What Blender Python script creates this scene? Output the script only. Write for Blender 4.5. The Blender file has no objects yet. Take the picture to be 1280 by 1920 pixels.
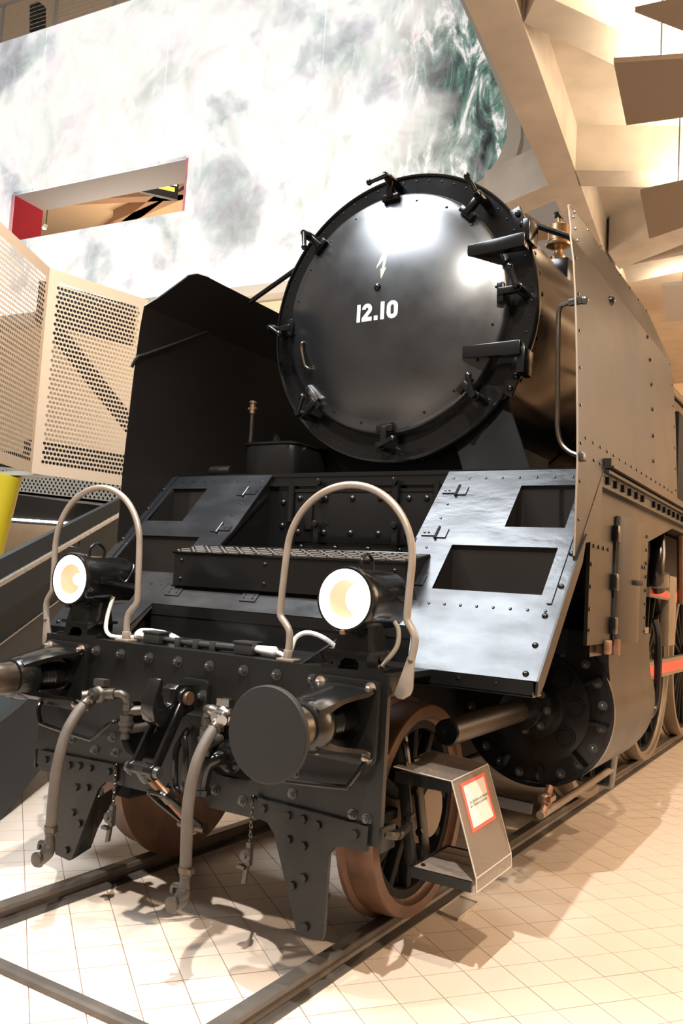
import bpy, bmesh, math, random
from mathutils import Vector, Matrix
from mathutils.geometry import tessellate_polygon
random.seed(7)
S = bpy.context.scene
COL = S.collection

# ------------------------------------------------------------------ camera
CAM = Vector((2.7515, -3.1601, 1.6258)); YAW, PITCH, ROLL, FPX = 0.55646, 0.08238, 0.0599, 1590.15
_f = Vector((-math.sin(YAW)*math.cos(PITCH), math.cos(YAW)*math.cos(PITCH), math.sin(PITCH)))
_r0 = Vector((math.cos(YAW), math.sin(YAW), 0)); _u0 = _r0.cross(_f)
_r = math.cos(ROLL)*_r0 + math.sin(ROLL)*_u0; _u = -math.sin(ROLL)*_r0 + math.cos(ROLL)*_u0
cd = bpy.data.cameras.new('camera'); cam = bpy.data.objects.new('camera', cd); COL.objects.link(cam)
cam.matrix_world = Matrix(((_r.x, _u.x, -_f.x, CAM.x), (_r.y, _u.y, -_f.y, CAM.y), (_r.z, _u.z, -_f.z, CAM.z), (0, 0, 0, 1)))
cd.sensor_fit = 'VERTICAL'; cd.sensor_height = 36; cd.lens = FPX/1920*36; cd.clip_end = 200
S.camera = cam
def ray(px): return _f + _r*((px[0]-640)/FPX) - _u*((px[1]-960)/FPX)
def at(px, ax, val):
    d = ray(px); t = (val-CAM[ax])/d[ax]; return CAM + d*t

# ------------------------------------------------------------------ world, lights, exposure
w = bpy.data.worlds.new('hall_ambience'); S.world = w; w.use_nodes = True
bg = w.node_tree.nodes['Background']; bg.inputs[0].default_value = (1.0, 0.80, 0.62, 1); bg.inputs[1].default_value = 0.19
S.view_settings.view_transform = 'Standard'; S.view_settings.look = 'None'
S.view_settings.exposure = 0.40; S.view_settings.gamma = 1.0; S.view_settings.use_curve_mapping = False
def lamp(name, kind, loc, target, energy, color, **k):
    l = bpy.data.lights.new(name, kind); o = bpy.data.objects.new(name, l); COL.objects.link(o)
    o.location = loc; o.rotation_euler = (Vector(target)-Vector(loc)).to_track_quat('-Z', 'Y').to_euler()
    l.energy = energy; l.color = color
    for a, b in k.items(): setattr(l, a, b)
    return o
# glazed roof over the front of the engine
lamp('roof_glazing', 'AREA', (-1.3, -0.9, 8.6), (-1.3, -0.9, 0), 1150, (0.86, 0.93, 1.0), shape='RECTANGLE', size=4.2, size_y=4.6)
# museum track spots in front of the engine
lamp('track_spot_key', 'SPOT', (2.3, -3.2, 7.2), (0.6, 0.6, 0.4), 2150, (1.0, 0.95, 0.88), spot_size=1.0, spot_blend=0.5, shadow_soft_size=0.06)
lamp('track_spot_side', 'SPOT', (3.9, -1.6, 6.8), (1.7, 1.6, 0.2), 900, (1.0, 0.78, 0.56), spot_size=1.1, spot_blend=0.6, shadow_soft_size=0.08)
lamp('track_spot_far', 'SPOT', (5.5, 3.0, 6.8), (2.2, 5.5, 0.5), 800, (1.0, 0.76, 0.52), spot_size=1.4, spot_blend=0.7, shadow_soft_size=0.12)
lamp('track_spot_left', 'SPOT', (-3.6, -2.8, 6.5), (-0.6, 0.0, 0), 1000, (1.0, 0.83, 0.68), spot_size=0.9, spot_blend=0.6, shadow_soft_size=0.08)
lamp('hall_fill_right', 'AREA', (7.5, 9.0, 5.0), (3.0, 6.0, 2.0), 300, (1.0, 0.78, 0.56), shape='RECTANGLE', size=5, size_y=4)  # added fill lamp without a fixture, warms the right side of the hall
lamp('far_wall_fill', 'AREA', (3.5, 13.0, 6.4), (5.0, 21.0, 3.0), 480, (1.0, 0.72, 0.46), shape='RECTANGLE', size=5, size_y=2)  # added fill lamp, lights the far wall mirrored in the side sheets
lamp('right_wall_fill', 'AREA', (5.0, 9.0, 6.6), (9.5, 11.0, 3.0), 480, (1.0, 0.72, 0.46), shape='RECTANGLE', size=7, size_y=2)  # added fill lamp, lights the right wall mirrored in the side sheets
lamp('gallery_wash_left', 'AREA', (-7.0, 6.0, 5.4), (-7.0, 9.5, 4.5), 260, (1.0, 0.84, 0.66), shape='RECTANGLE', size=5, size_y=1.5)

# ------------------------------------------------------------------ materials
def mat(name, col, rough=0.5, metal=0.0, spec=0.5, bump=0.0, bscale=40.0, var=0.0, vscale=6.0, coat=0.0, col2=None, rvar=0.0, trans=0.0, emit=None, estr=0.0, stretch=None, ior=None):
    m = bpy.data.materials.new(name); m.use_nodes = True
    nt = m.node_tree; b = nt.nodes['Principled BSDF']
    b.inputs['Base Color'].default_value = (*col, 1); b.inputs['Roughness'].default_value = rough
    b.inputs['Metallic'].default_value = metal; b.inputs['Specular IOR Level'].default_value = spec
    b.inputs['Coat Weight'].default_value = coat; b.inputs['Coat Roughness'].default_value = 0.25
    if trans: b.inputs['Transmission Weight'].default_value = trans
    if ior: b.inputs['IOR'].default_value = ior
    if emit: b.inputs['Emission Color'].default_value = (*emit, 1); b.inputs['Emission Strength'].default_value = estr
    if bump or var or rvar:
        tc = nt.nodes.new('ShaderNodeTexCoord'); mp = nt.nodes.new('ShaderNodeMapping')
        nt.links.new(tc.outputs['Object'], mp.inputs['Vector'])
        if stretch: mp.inputs['Scale'].default_value = stretch
    if var or rvar:
        n = nt.nodes.new('ShaderNodeTexNoise'); n.inputs['Scale'].default_value = vscale; n.inputs['Detail'].default_value = 6
        nt.links.new(mp.outputs[0], n.inputs['Vector'])
        if var:
            mx = nt.nodes.new('ShaderNodeMix'); mx.data_type = 'RGBA'
            c2 = col2 or tuple(min(1, c*(1+var)) for c in col); c1 = tuple(c*(1-var) for c in col) if not col2 else col
            mx.inputs[6].default_value = (*c1, 1); mx.inputs[7].default_value = (*c2, 1)
            rp = nt.nodes.new('ShaderNodeMapRange'); rp.inputs[1].default_value = 0.3; rp.inputs[2].default_value = 0.7
            nt.links.new(n.outputs['Fac'], rp.inputs[0]); nt.links.new(rp.outputs[0], mx.inputs[0]); nt.links.new(mx.outputs[2], b.inputs['Base Color'])
        if rvar:
            mr = nt.nodes.new('ShaderNodeMapRange'); mr.inputs[1].default_value = 0.3; mr.inputs[2].default_value = 0.7
            mr.inputs[3].default_value = rough-rvar; mr.inputs[4].default_value = rough+rvar
            nt.links.new(n.outputs['Fac'], mr.inputs[0]); nt.links.new(mr.outputs[0], b.inputs['Roughness'])
    if bump:
        n2 = nt.nodes.new('ShaderNodeTexNoise'); n2.inputs['Scale'].default_value = bscale; n2.inputs['Detail'].default_value = 4
        nt.links.new(mp.outputs[0], n2.inputs['Vector'])
        bp = nt.nodes.new('ShaderNodeBump'); bp.inputs['Strength'].default_value = bump; bp.inputs['Distance'].default_value = 0.01
        nt.links.new(n2.outputs['Fac'], bp.inputs['Height']); nt.links.new(bp.outputs[0], b.inputs['Normal'])
    return m
M = {}
M['black'] = mat('black_gloss_paint', (0.006, 0.006, 0.006), 0.19, bump=0.04, bscale=14, rvar=0.03, vscale=5, spec=0.5)
M['door'] = mat('black_polished_enamel', (0.010, 0.010, 0.011), 0.32, bump=0.06, bscale=2.2, rvar=0.06, vscale=4, spec=1.0, coat=0.5)
M['plate'] = mat('black_brushed_paint', (0.014, 0.015, 0.017), 0.27, bump=0.30, bscale=5, rvar=0.12, vscale=2.5, spec=0.42, coat=0.0, stretch=(1.0, 2.2, 2.2))
M['side'] = mat('black_satin_sheet', (0.013, 0.011, 0.010), 0.38, bump=0.03, bscale=5, rvar=0.06, vscale=1.2, spec=0.36)
M['satin'] = mat('black_satin_paint', (0.007, 0.007, 0.0065), 0.36, bump=0.06, bscale=30, rvar=0.06, spec=0.36)
M['matte'] = mat('black_matt_inside', (0.008, 0.008, 0.008), 0.7, spec=0.25)
M['disc'] = mat('buffer_face_paint', (0.014, 0.0145, 0.014), 0.6, bump=0.15, bscale=60, spec=0.3)
M['shaft'] = mat('worn_bright_steel', (0.10, 0.08, 0.062), 0.3, metal=0.85, rvar=0.05, vscale=8)
M['rodtube'] = mat('dark_lacquered_tube', (0.035, 0.026, 0.018), 0.33, metal=0.3)
M['steel'] = mat('bright_steel', (0.42, 0.41, 0.39), 0.25, metal=1.0, rvar=0.08, vscale=20)
M['nut'] = mat('oiled_steel_nut', (0.09, 0.09, 0.09), 0.3, metal=0.7)
M['pale_nut'] = mat('bare_steel_nut', (0.50, 0.42, 0.36), 0.35, metal=0.9)
M['guard'] = mat('grey_painted_tube', (0.30, 0.25, 0.205), 0.38, metal=0.35, var=0.12, vscale=10)
M['copper'] = mat('copper_brown_steel', (0.26, 0.15, 0.095), 0.42, metal=0.8, var=0.2, vscale=20)
M['brass'] = mat('old_brass', (0.50, 0.33, 0.18), 0.3, metal=0.9, var=0.2, vscale=12)
M['rust'] = mat('brown_rusted_tyre', (0.125, 0.062, 0.036), 0.42, metal=0.35, var=0.25, vscale=9, bump=0.06)
M['hub'] = mat('tan_hub_cap', (0.22, 0.15, 0.10), 0.45, var=0.1)
M['tyre'] = mat('pale_tyre_edge', (0.20, 0.155, 0.115), 0.45, metal=0.3, var=0.1)
M['hose'] = mat('grey_rubber_hose', (0.085, 0.070, 0.058), 0.6, bump=0.1, bscale=60, var=0.15, vscale=12)
M['bronze'] = mat('grey_bronze_valve', (0.09, 0.08, 0.07), 0.4, metal=0.7, bump=0.1, bscale=80)
M['wood'] = mat('weathered_step_board', (0.30, 0.25, 0.21), 0.65, var=0.5, vscale=5, col2=(0.10, 0.08, 0.065), stretch=(4, 60, 20), bump=0.3, bscale=6)
M['acrylic'] = mat('clear_acrylic', (0.62, 0.55, 0.48), 0.16, trans=0.80, ior=1.3, spec=0.5)
M['tray'] = mat('frosted_acrylic', (0.72, 0.64, 0.56), 0.3, trans=0.3, ior=1.3)
M['acredge'] = mat('acrylic_cut_edge', (0.52, 0.47, 0.41), 0.3)
M['signw'] = mat('sign_white', (0.86, 0.80, 0.72), 0.5)
M['signr'] = mat('sign_red', (0.80, 0.10, 0.07), 0.5)
M['ink'] = mat('dark_ink', (0.06, 0.05, 0.05), 0.6)
M['white'] = mat('white_plastic', (0.78, 0.76, 0.72), 0.4)
M['cable'] = mat('black_cable', (0.02, 0.02, 0.02), 0.4)
M['paintw'] = mat('white_lettering', (0.93, 0.93, 0.90), 0.5)
M['painty'] = mat('pale_yellow_lettering', (0.85, 0.80, 0.42), 0.5)
M['red'] = mat('red_enamel', (0.72, 0.05, 0.035), 0.35)
M['concrete'] = mat('warm_concrete', (0.52, 0.455, 0.385), 0.8, var=0.1, vscale=2.5, bump=0.08, bscale=10)
M['panel'] = mat('taupe_acoustic_panel', (0.27, 0.22, 0.18), 0.85, bump=0.05, bscale=120)
M['cream'] = mat('cream_plaster', (0.74, 0.60, 0.45), 0.8, var=0.04)
M['offwhite'] = mat('offwhite_trim', (0.66, 0.66, 0.64), 0.6)
M['reveal'] = mat('grey_reveal', (0.52, 0.52, 0.55), 0.7)
M['redwall'] = mat('red_reveal', (0.60, 0.03, 0.06), 0.6)
M['warmwood'] = mat('warm_brown_beam', (0.36, 0.21, 0.12), 0.7)
M['warmcream'] = mat('warm_cream_ceiling', (0.70, 0.50, 0.32), 0.7)
M['perf'] = mat('cream_perforated_sheet', (0.72, 0.54, 0.37), 0.45)
M['perfg'] = mat('grey_perforated_sheet', (0.56, 0.56, 0.50), 0.5)
M['dark'] = mat('charcoal_steel', (0.018, 0.018, 0.019), 0.5)
M['stair'] = mat('dark_slate_stair_panel', (0.018, 0.024, 0.028), 0.6, bump=0.02, spec=0.3)
M['rail_steel'] = mat('track_rail_steel', (0.105, 0.092, 0.080), 0.5, metal=0.4, var=0.25, vscale=6, bump=0.08)
M['yellow'] = mat('yellow_column_paint', (0.80, 0.62, 0.03), 0.4)
M['grout'] = mat('brown_grout', (0.22, 0.12, 0.08), 0.9)
M['tile'] = mat('cream_floor_tile', (0.70, 0.585, 0.485), 0.42, var=0.05, vscale=3, spec=0.35)
M['lamp_glow'] = mat('lit_reflector', (0.9, 0.85, 0.8), 0.3, emit=(1.0, 0.88, 0.74), estr=2.2)
M['bulb'] = mat('lit_bulb', (1, 1, 1), 0.3, emit=(1.0, 0.90, 0.76), estr=9)
M['lampin'] = mat('lamp_inside_glowing_enamel', (0.20, 0.10, 0.05), 0.5, emit=(1.0, 0.62, 0.38), estr=0.42)  # emission stands in for bulb light falling on the enamel barrel wall
M['spotlit'] = mat('lit_spot', (1, 1, 1), 0.4, emit=(1.0, 0.92, 0.8), estr=14)
M['signglow'] = mat('lit_yellow_sign', (1, 0.7, 0.1), 0.4, emit=(1.0, 0.55, 0.05), estr=2.2)
M['signpale'] = mat('lit_pale_sign', (1, 0.9, 0.4), 0.4, emit=(1.0, 0.92, 0.35), estr=2.2)

WU_m = Vector((math.cos(math.radians(5)), math.sin(math.radians(5)), 0)); WN_m = Vector((-WU_m.y, WU_m.x, 0)); W0_m = Vector((-8, 10, 0))
def onw_m(px):
    d = ray(px); q = CAM+d*(WN_m.dot(W0_m-CAM)/WN_m.dot(d)); return (q-W0_m).dot(WU_m), q.z
def mural_material():
    m = bpy.data.materials.new('backlit_mural_print'); m.use_nodes = True; nt = m.node_tree; N = nt.nodes; L = nt.links
    b = N['Principled BSDF']; b.inputs['Roughness'].default_value = 0.6; b.inputs['Specular IOR Level'].default_value = 0.2
    tc = N.new('ShaderNodeTexCoord'); sep = N.new('ShaderNodeSeparateXYZ'); L.new(tc.outputs['Object'], sep.inputs[0])
    def noise(sc, det=6, dist=0.0, rough=0.55):
        n = N.new('ShaderNodeTexNoise'); n.inputs['Scale'].default_value = sc; n.inputs['Detail'].default_value = det
        n.inputs['Distortion'].default_value = dist; n.inputs['Roughness'].default_value = rough
        L.new(tc.outputs['Object'], n.inputs['Vector']); return n.outputs['Fac']
    def ramp(fac, stops):
        r = N.new('ShaderNodeValToRGB'); L.new(fac, r.inputs[0]); e = r.color_ramp.elements
        e[0].position, e[0].color = stops[0][0], (*stops[0][1], 1); e[1].position, e[1].color = stops[-1][0], (*stops[-1][1], 1)
        for p_, c in stops[1:-1]:
            q = e.new(p_); q.color = (*c, 1)
        return r.outputs[0]
    def blob(pxy, r, amt, prev):
        u_, z_ = onw_m(pxy); c = W0_m+WU_m*u_+Vector((0, 0, z_))
        vm = N.new('ShaderNodeVectorMath'); vm.operation = 'DISTANCE'; L.new(tc.outputs['Object'], vm.inputs[0]); vm.inputs[1].default_value = c
        mr_ = N.new('ShaderNodeMapRange'); mr_.interpolation_type = 'SMOOTHSTEP'; mr_.inputs[1].default_value = 0; mr_.inputs[2].default_value = r; mr_.inputs[3].default_value = amt; mr_.inputs[4].default_value = 0
        L.new(vm.outputs['Value'], mr_.inputs[0]); a_ = N.new('ShaderNodeMath'); L.new(prev, a_.inputs[0]); L.new(mr_.outputs[0], a_.inputs[1]); return a_.outputs[0]
    nz = noise(0.62, 10, 0.30, 0.62)
    for pxy, r, amt in (((450, 480), 2.3, -.13), ((300, 470), 1.6, -.11), ((190, 490), 1.2, -.06), ((10, 120), 1.6, -.16), ((100, 110), 1.2, -.10), ((570, 240), 1.9, -.09), ((480, 330), 1.6, -.07), ((180, 220), 3.4, .12), ((720, 300), 1.8, .06), ((330, 120), 2.0, .06), ((640, 60), 1.6, -.03)):
        nz = blob(pxy, r, amt, nz)
    clouds = ramp(nz, [(0.20, (0.34, 0.36, 0.39)), (0.32, (0.50, 0.53, 0.57)), (0.40, (0.68, 0.72, 0.76)), (0.45, (0.88, 0.92, 0.94)), (0.50, (1, 1, 1))])
    tint = ramp(noise(1.3, 5, 0.8), [(0.35, (0.80, 0.92, 0.86)), (0.5, (1, 1, 1)), (0.65, (0.94, 0.86, 0.92))])
    mul = N.new('ShaderNodeMix'); mul.data_type = 'RGBA'; mul.blend_type = 'MULTIPLY'; mul.inputs[0].default_value = 0.6
    L.new(clouds, mul.inputs[6]); L.new(tint, mul.inputs[7])
    mp = N.new('ShaderNodeMapping'); mp.inputs['Rotation'].default_value = (0, math.radians(-24), 0); mp.inputs['Scale'].default_value = (1.9, 1.0, 0.7); L.new(tc.outputs['Object'], mp.inputs['Vector'])
    wn = N.new('ShaderNodeTexNoise'); wn.inputs['Scale'].default_value = 1.5; wn.inputs['Detail'].default_value = 10; wn.inputs['Distortion'].default_value = 0.7; wn.inputs['Roughness'].default_value = 0.68; L.new(mp.outputs[0], wn.inputs['Vector'])
    wild = ramp(wn.outputs['Fac'], [(0.30, (0.015, 0.025, 0.025)), (0.42, (0.07, 0.085, 0.09)), (0.48, (0.10, 0.21, 0.17)), (0.53, (0.30, 0.34, 0.34)), (0.59, (0.80, 0.86, 0.85)), (0.68, (0.70, 0.22, 0.34))])
    mr = N.new('ShaderNodeMapRange'); mr.inputs[1].default_value = onw_m((690, 150))[0]+W0_m.x; mr.inputs[2].default_value = onw_m((900, 150))[0]+W0_m.x
    L.new(sep.outputs['X'], mr.inputs[0])
    edge = N.new('ShaderNodeMath'); edge.operation = 'MULTIPLY_ADD'; L.new(noise(0.7, 5, 0.8), edge.inputs[0]); edge.inputs[1].default_value = 1.6; edge.inputs[2].default_value = -0.8
    ad = N.new('ShaderNodeMath'); ad.operation = 'ADD'; ad.use_clamp = True; L.new(mr.outputs[0], ad.inputs[0]); L.new(edge.outputs[0], ad.inputs[1])
    mx = N.new('ShaderNodeMix'); mx.data_type = 'RGBA'; L.new(ad.outputs[0], mx.inputs[0]); L.new(mul.outputs[2], mx.inputs[6]); L.new(wild, mx.inputs[7])
    L.new(mx.outputs[2], b.inputs['Base Color']); L.new(mx.outputs[2], b.inputs['Emission Color']); b.inputs['Emission Strength'].default_value = 0.60
    return m
M['mural'] = mural_material()

# ------------------------------------------------------------------ mesh helpers
def rot_to(axis):
    return Vector((0, 0, 1)).rotation_difference(Vector(axis).normalized()).to_matrix()
def catmull(pts, n=6, closed=False):
    P = [Vector(p) for p in pts]; out = []
    k = len(P)
    for i in range(k if closed else k-1):
        if closed: a, b, c, d = P[(i-1) % k], P[i], P[(i+1) % k], P[(i+2) % k]
        else: a, b, c, d = P[max(i-1, 0)], P[i], P[i+1], P[min(i+2, k-1)]
        for j in range(n):
            t = j/n
            out.append(0.5*((2*b)+(c-a)*t+(2*a-5*b+4*c-d)*t*t+(3*b-a-3*c+d)*t**3))
    if not closed: out.append(P[-1])
    return out
class MB:
    def __init__(s): s.V = []; s.F = []
    def add(s, vs, fs):
        o = len(s.V); s.V += [tuple(v) for v in vs]; s.F += [tuple(i+o for i in f) for f in fs]; return s
    def box(s, x0, x1, y0, y1, z0, z1):
        x0, x1 = sorted((x0, x1)); y0, y1 = sorted((y0, y1)); z0, z1 = sorted((z0, z1))
        return s.add([(x, y, z) for z in (z0, z1) for y in (y0, y1) for x in (x0, x1)],
                     [(0, 2, 3, 1), (4, 5, 7, 6), (0, 1, 5, 4), (2, 6, 7, 3), (0, 4, 6, 2), (1, 3, 7, 5)])
    def obox(s, c, u, v, w_):
        c, u, v, w_ = Vector(c), Vector(u), Vector(v), Vector(w_)
        return s.add([c+a*u+b*v+d*w_ for d in (-1, 1) for b in (-1, 1) for a in (-1, 1)],
                     [(0, 2, 3, 1), (4, 5, 7, 6), (0, 1, 5, 4), (2, 6, 7, 3), (0, 4, 6, 2), (1, 3, 7, 5)])
    def bar(s, p0, p1, w_, h, up=(0, 0, 1)):
        p0, p1 = Vector(p0), Vector(p1); d = p1-p0; u = d.cross(Vector(up)).normalized(); v = u.cross(d).normalized()
        return s.obox((p0+p1)/2, d/2, u*w_/2, v*h/2)
    def plate(s, outer, vec, holes=()):
        vec = Vector(vec); loops = [[Vector(p) for p in outer]]+[[Vector(p) for p in h] for h in holes]
        tris = tessellate_polygon(loops); pts = [p for l in loops for p in l]; n = len(pts)
        fs = []
        nrm = None
        for t in tris:
            a, b, c = (pts[i] for i in t)
            if (b-a).cross(c-a).length < 1e-12: continue
            if (b-a).cross(c-a).dot(vec) > 0: t = (t[0], t[2], t[1])
            fs.append(tuple(t)); fs.append((t[0]+n, t[2]+n, t[1]+n))
        o = 0
        for l in loops:
            k = len(l)
            for i in range(k): fs.append((o+i, o+(i+1) % k, o+(i+1) % k+n, o+i+n))
            o += k
        return s.add(pts+[p+vec for p in pts], fs)
    def lathe(s, o, axis, prof, n=24, a0=0, a1=2*math.pi, caps=True):
        o = Vector(o); R = rot_to(axis); full = abs(a1-a0-2*math.pi) < 1e-6; m = n if full else n+1
        vs = []; fs = []
        for h, r in prof:
            for i in range(m):
                a = a0+(a1-a0)*i/n; vs.append(o+R @ Vector((r*math.cos(a), r*math.sin(a), h)))
        for j in range(len(prof)-1):
            for i in range(n):
                k = (i+1) % m; fs.append((j*m+i, j*m+k, (j+1)*m+k, (j+1)*m+i))
        if full and caps:
            if prof[0][1] > 1e-5: fs.append(tuple(reversed(range(m))))
            if prof[-1][1] > 1e-5: fs.append(tuple((len(prof)-1)*m+i for i in range(m)))
        return s.add(vs, fs)
    def cyl(s, p0, p1, r0, r1=None, n=16):
        p0, p1 = Vector(p0), Vector(p1); return s.lathe(p0, p1-p0, [(0, r0), ((p1-p0).length, r0 if r1 is None else r1)], n)
    def tube(s, pts, r, n=8, closed=False):
        P = [Vector(p) for p in pts]; k = len(P); rr = r if isinstance(r, (list, tuple)) else [r]*k
        T = []
        for i in range(k):
            a = P[(i-1) % k] if closed else P[max(i-1, 0)]; b = P[(i+1) % k] if closed else P[min(i+1, k-1)]; T.append((b-a).normalized())
        u = T[0].orthogonal().normalized(); vs = []; fs = []
        for i in range(k):
            if i: u = (u-T[i]*u.dot(T[i])).normalized()
            v = T[i].cross(u)
            for j in range(n):
                a = 2*math.pi*j/n; vs.append(P[i]+(u*math.cos(a)+v*math.sin(a))*rr[i])
        for i in range(k if closed else k-1):
            for j in range(n):
                q = (i+1) % k; fs.append((i*n+j, i*n+(j+1) % n, q*n+(j+1) % n, q*n+j))
        if not closed: fs += [tuple(reversed(range(n))), tuple((k-1)*n+j for j in range(n))]
        return s.add(vs, fs)
    def sphere(s, c, r, n=12):
        return s.lathe(c, (0, 0, 1), [(-r*math.cos(math.pi*i/(n//2)), max(r*math.sin(math.pi*i/(n//2)), 0.0)) for i in range(n//2+1)], n)
    def mesh(s, name, m, smooth=True, bevel=0.0, recalc=True):
        bm = bmesh.new(); vs = [bm.verts.new(v) for v in s.V]
        for f in s.F:
            if len(set(f)) > 2:
                try: bm.faces.new([vs[i] for i in f])
                except ValueError: pass
        bmesh.ops.remove_doubles(bm, verts=bm.verts, dist=1e-5)
        if recalc: bmesh.ops.recalc_face_normals(bm, faces=bm.faces)
        if bevel:
            es = [e for e in bm.edges if len(e.link_faces) == 2 and e.calc_face_angle(0) > 0.6]
            bmesh.ops.bevel(bm, geom=es, offset=bevel, segments=2, affect='EDGES', clamp_overlap=True, profile=0.5)
        me = bpy.data.meshes.new(name); bm.to_mesh(me); bm.free()
        if smooth:
            me.shade_smooth(); me.set_sharp_from_angle(angle=math.radians(36))
        me.materials.append(M[m] if isinstance(m, str) else m)
        return me
    def build(s, name, m, parent=None, smooth=True, bevel=0.0, recalc=True, loc=None):
        if parent is None and loc is None:
            xs, ys, zs = zip(*s.V); loc = Vector(((min(xs)+max(xs))/2, (min(ys)+max(ys))/2, min(zs)))
        if parent is None:
            s.V = [tuple(Vector(v)-Vector(loc)) for v in s.V]
        me = s.mesh(name, m, smooth, bevel, recalc); o = bpy.data.objects.new(name, me); COL.objects.link(o)
        if parent is None: o.location = loc
        else: attach(o, parent)
        return o
WORLD = {}
def attach(o, parent):
    o.parent = parent
    q = parent
    while q.parent: q = q.parent
    if parent.parent is None: o.matrix_parent_inverse = Matrix.Translation(-Vector(parent.location))
def put(name, me, parent, mtx):
    o = bpy.data.objects.new(name, me); COL.objects.link(o); attach(o, parent); o.matrix_basis = mtx; return o
def place(p, axis=(0, -1, 0), s=1.0, spin=0.0):
    return Matrix.Translation(Vector(p)) @ rot_to(axis).to_4x4() @ Matrix.Rotation(spin, 4, 'Z') @ Matrix.Scale(s, 4)
def empty(name, loc, label, cat, group=None):
    o = bpy.data.objects.new(name, None); COL.objects.link(o); o.location = loc; o['label'] = label; o['category'] = cat
    if group: o['group'] = group
    return o
def tag(o, label=None, cat=None, group=None, kind=None):
    for k, v in (('label', label), ('category', cat), ('group', group), ('kind', kind)):
        if v: o[k] = v
    return o
def text_mesh(txt, size, off=0.0):
    c = bpy.data.curves.new('txt', 'FONT'); c.body = txt; c.size = size; c.offset = off; c.resolution_u = 4
    o = bpy.data.objects.new('txt', c); COL.objects.link(o)
    me = bpy.data.meshes.new_from_object(o.evaluated_get(bpy.context.evaluated_depsgraph_get()))
    vs = [v.co.copy() for v in me.vertices]; fs = [tuple(p.vertices) for p in me.polygons]
    bpy.data.objects.remove(o); bpy.data.curves.remove(c); bpy.data.meshes.remove(me); return vs, fs
FLOOR = -0.09

# shared fastener meshes
def _bolt():
    b = MB(); b.lathe((0, 0, 0), (0, 0, 1), [(0, .026), (.004, .026)], 16); b.lathe((0, 0, .004), (0, 0, 1), [(0, .019), (.016, .019)], 6)
    b.lathe((0, 0, .02), (0, 0, 1), [(0, .011), (.010, .011), (.013, .007)], 10); return b
BOLT = _bolt().mesh('bolt', 'nut'); BOLT_PALE = _bolt().mesh('bolt_pale', 'pale_nut')
DOME = MB().lathe((0, 0, 0), (0, 0, 1), [(0, .020), (.006, .019), (.012, .014), (.016, .007), (.017, 0)], 12).mesh('round_bolt', 'black')
HEX = MB().lathe((0, 0, 0), (0, 0, 1), [(0, .019), (.013, .019)], 6).mesh('hex_bolt', 'satin')
def rivets(name, pts, axis, parent, r=.007, m='black'):
    b = MB()
    for p_ in pts: b.lathe(p_, axis, [(-.002, r), (r*.5, r*.75), (r*.75, 0)], 6)
    o = b.build(name, m, parent); o['kind'] = 'stuff'; return o
def line(a, b, n): return [Vector(a).lerp(Vector(b), i/(n-1)) for i in range(n)]

# ================================================================== THE SETTING
# ---- floor with tiles turned against the track
TA = math.radians(-37.3); TU = Vector((math.cos(TA), math.sin(TA), 0)); TV = Vector((-TU.y, TU.x, 0)); TS = 0.205; T0 = Vector((-.391, -.513, FLOOR))
floor = tag(MB().box(-14, 12, -8, 24, FLOOR-.2, FLOOR-.005).build('floor', 'grout', smooth=False, loc=(0, 0, 0)), 'cream tiled hall floor', 'floor', kind='structure')
tile_me = MB().box(.002, TS-.002, .002, TS-.002, -.005, 0).mesh('tile', 'tile', smooth=False)
cells = []
for i in range(-110, 110):
    for j in range(-90, 130):
        c = T0+TU*((i+.5)*TS)+TV*((j+.5)*TS)
        if -13 < c.x < 9.4 and -7 < c.y < 20.9: cells.append((i, j, c))
def in_view(c):
    d = c-CAM; z = d.dot(_f)
    if z < .3: return None
    px = 640+FPX*d.dot(_r)/z; py = 960-FPX*d.dot(_u)/z
    return z if -60 < px < 1340 and 1380 < py < 1980 else None
vis = sorted(((in_view(c), i, j, c) for i, j, c in cells if in_view(c) and not (abs(c.x) < .62 and c.y > .6)), key=lambda t: t[0])[:300]
keep = {(i, j) for _, i, j, _ in vis}
rotz = Matrix.Rotation(TA, 4, 'Z')
for _, i, j, c in vis:
    put('tile', tile_me, floor, Matrix.Translation(T0+TU*(i*TS)+TV*(j*TS)+Vector((0, 0, random.uniform(-.0006, .0004)))) @ rotz)
rest = MB()
for i, j, c in cells:
    if (i, j) in keep: continue
    a = T0+TU*(i*TS+.002)+TV*(j*TS+.002); b = a+TU*(TS-.004); d = a+TV*(TS-.004); e = b+TV*(TS-.004)
    rest.add([a, b, e, d], [(0, 1, 2, 3)])
tag(rest.build('tiles', 'tile', floor, smooth=False, recalc=False), kind='stuff')

# ---- track
def rail(x, label):
    pr = [(-.062, -.09), (.062, -.09), (.062, -.082), (.02, -.072), (.011, -.06), (.011, -.035), (.034, -.026), (.035, -.004), (.030, 0), (-.030, 0), (-.035, -.004), (-.034, -.026), (-.011, -.035), (-.011, -.06), (-.02, -.072), (-.062, -.082)]
    o = MB().plate([(x+a, -1.3 if x > 0 else -.77, z) for a, z in pr], (0, 16 if x > 0 else 14.5, 0)).build('track_rail', 'rail_steel', smooth=False)
    return tag(o, label, 'rail')
rail(.7535, 'dark steel rail under the right-hand wheels, in front of the clear floor tray')
rail(-.7535, 'dark steel rail under the left-hand wheels, below the left hose')
b = MB(); b.plate([(-.69, -.71, -.09), (-.69, -.625, -.09), (-.69, -.625, -.082), (-.69, -.66, -.078), (-.69, -.668, -.055), (-.69, -.70, -.055), (-.69, -.71, -.065)], (1.38, 0, 0))
tag(b.build('track_end_bar', 'rail_steel', smooth=False), 'dark metal bar lying across the rail ends on the floor', 'bar')

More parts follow.
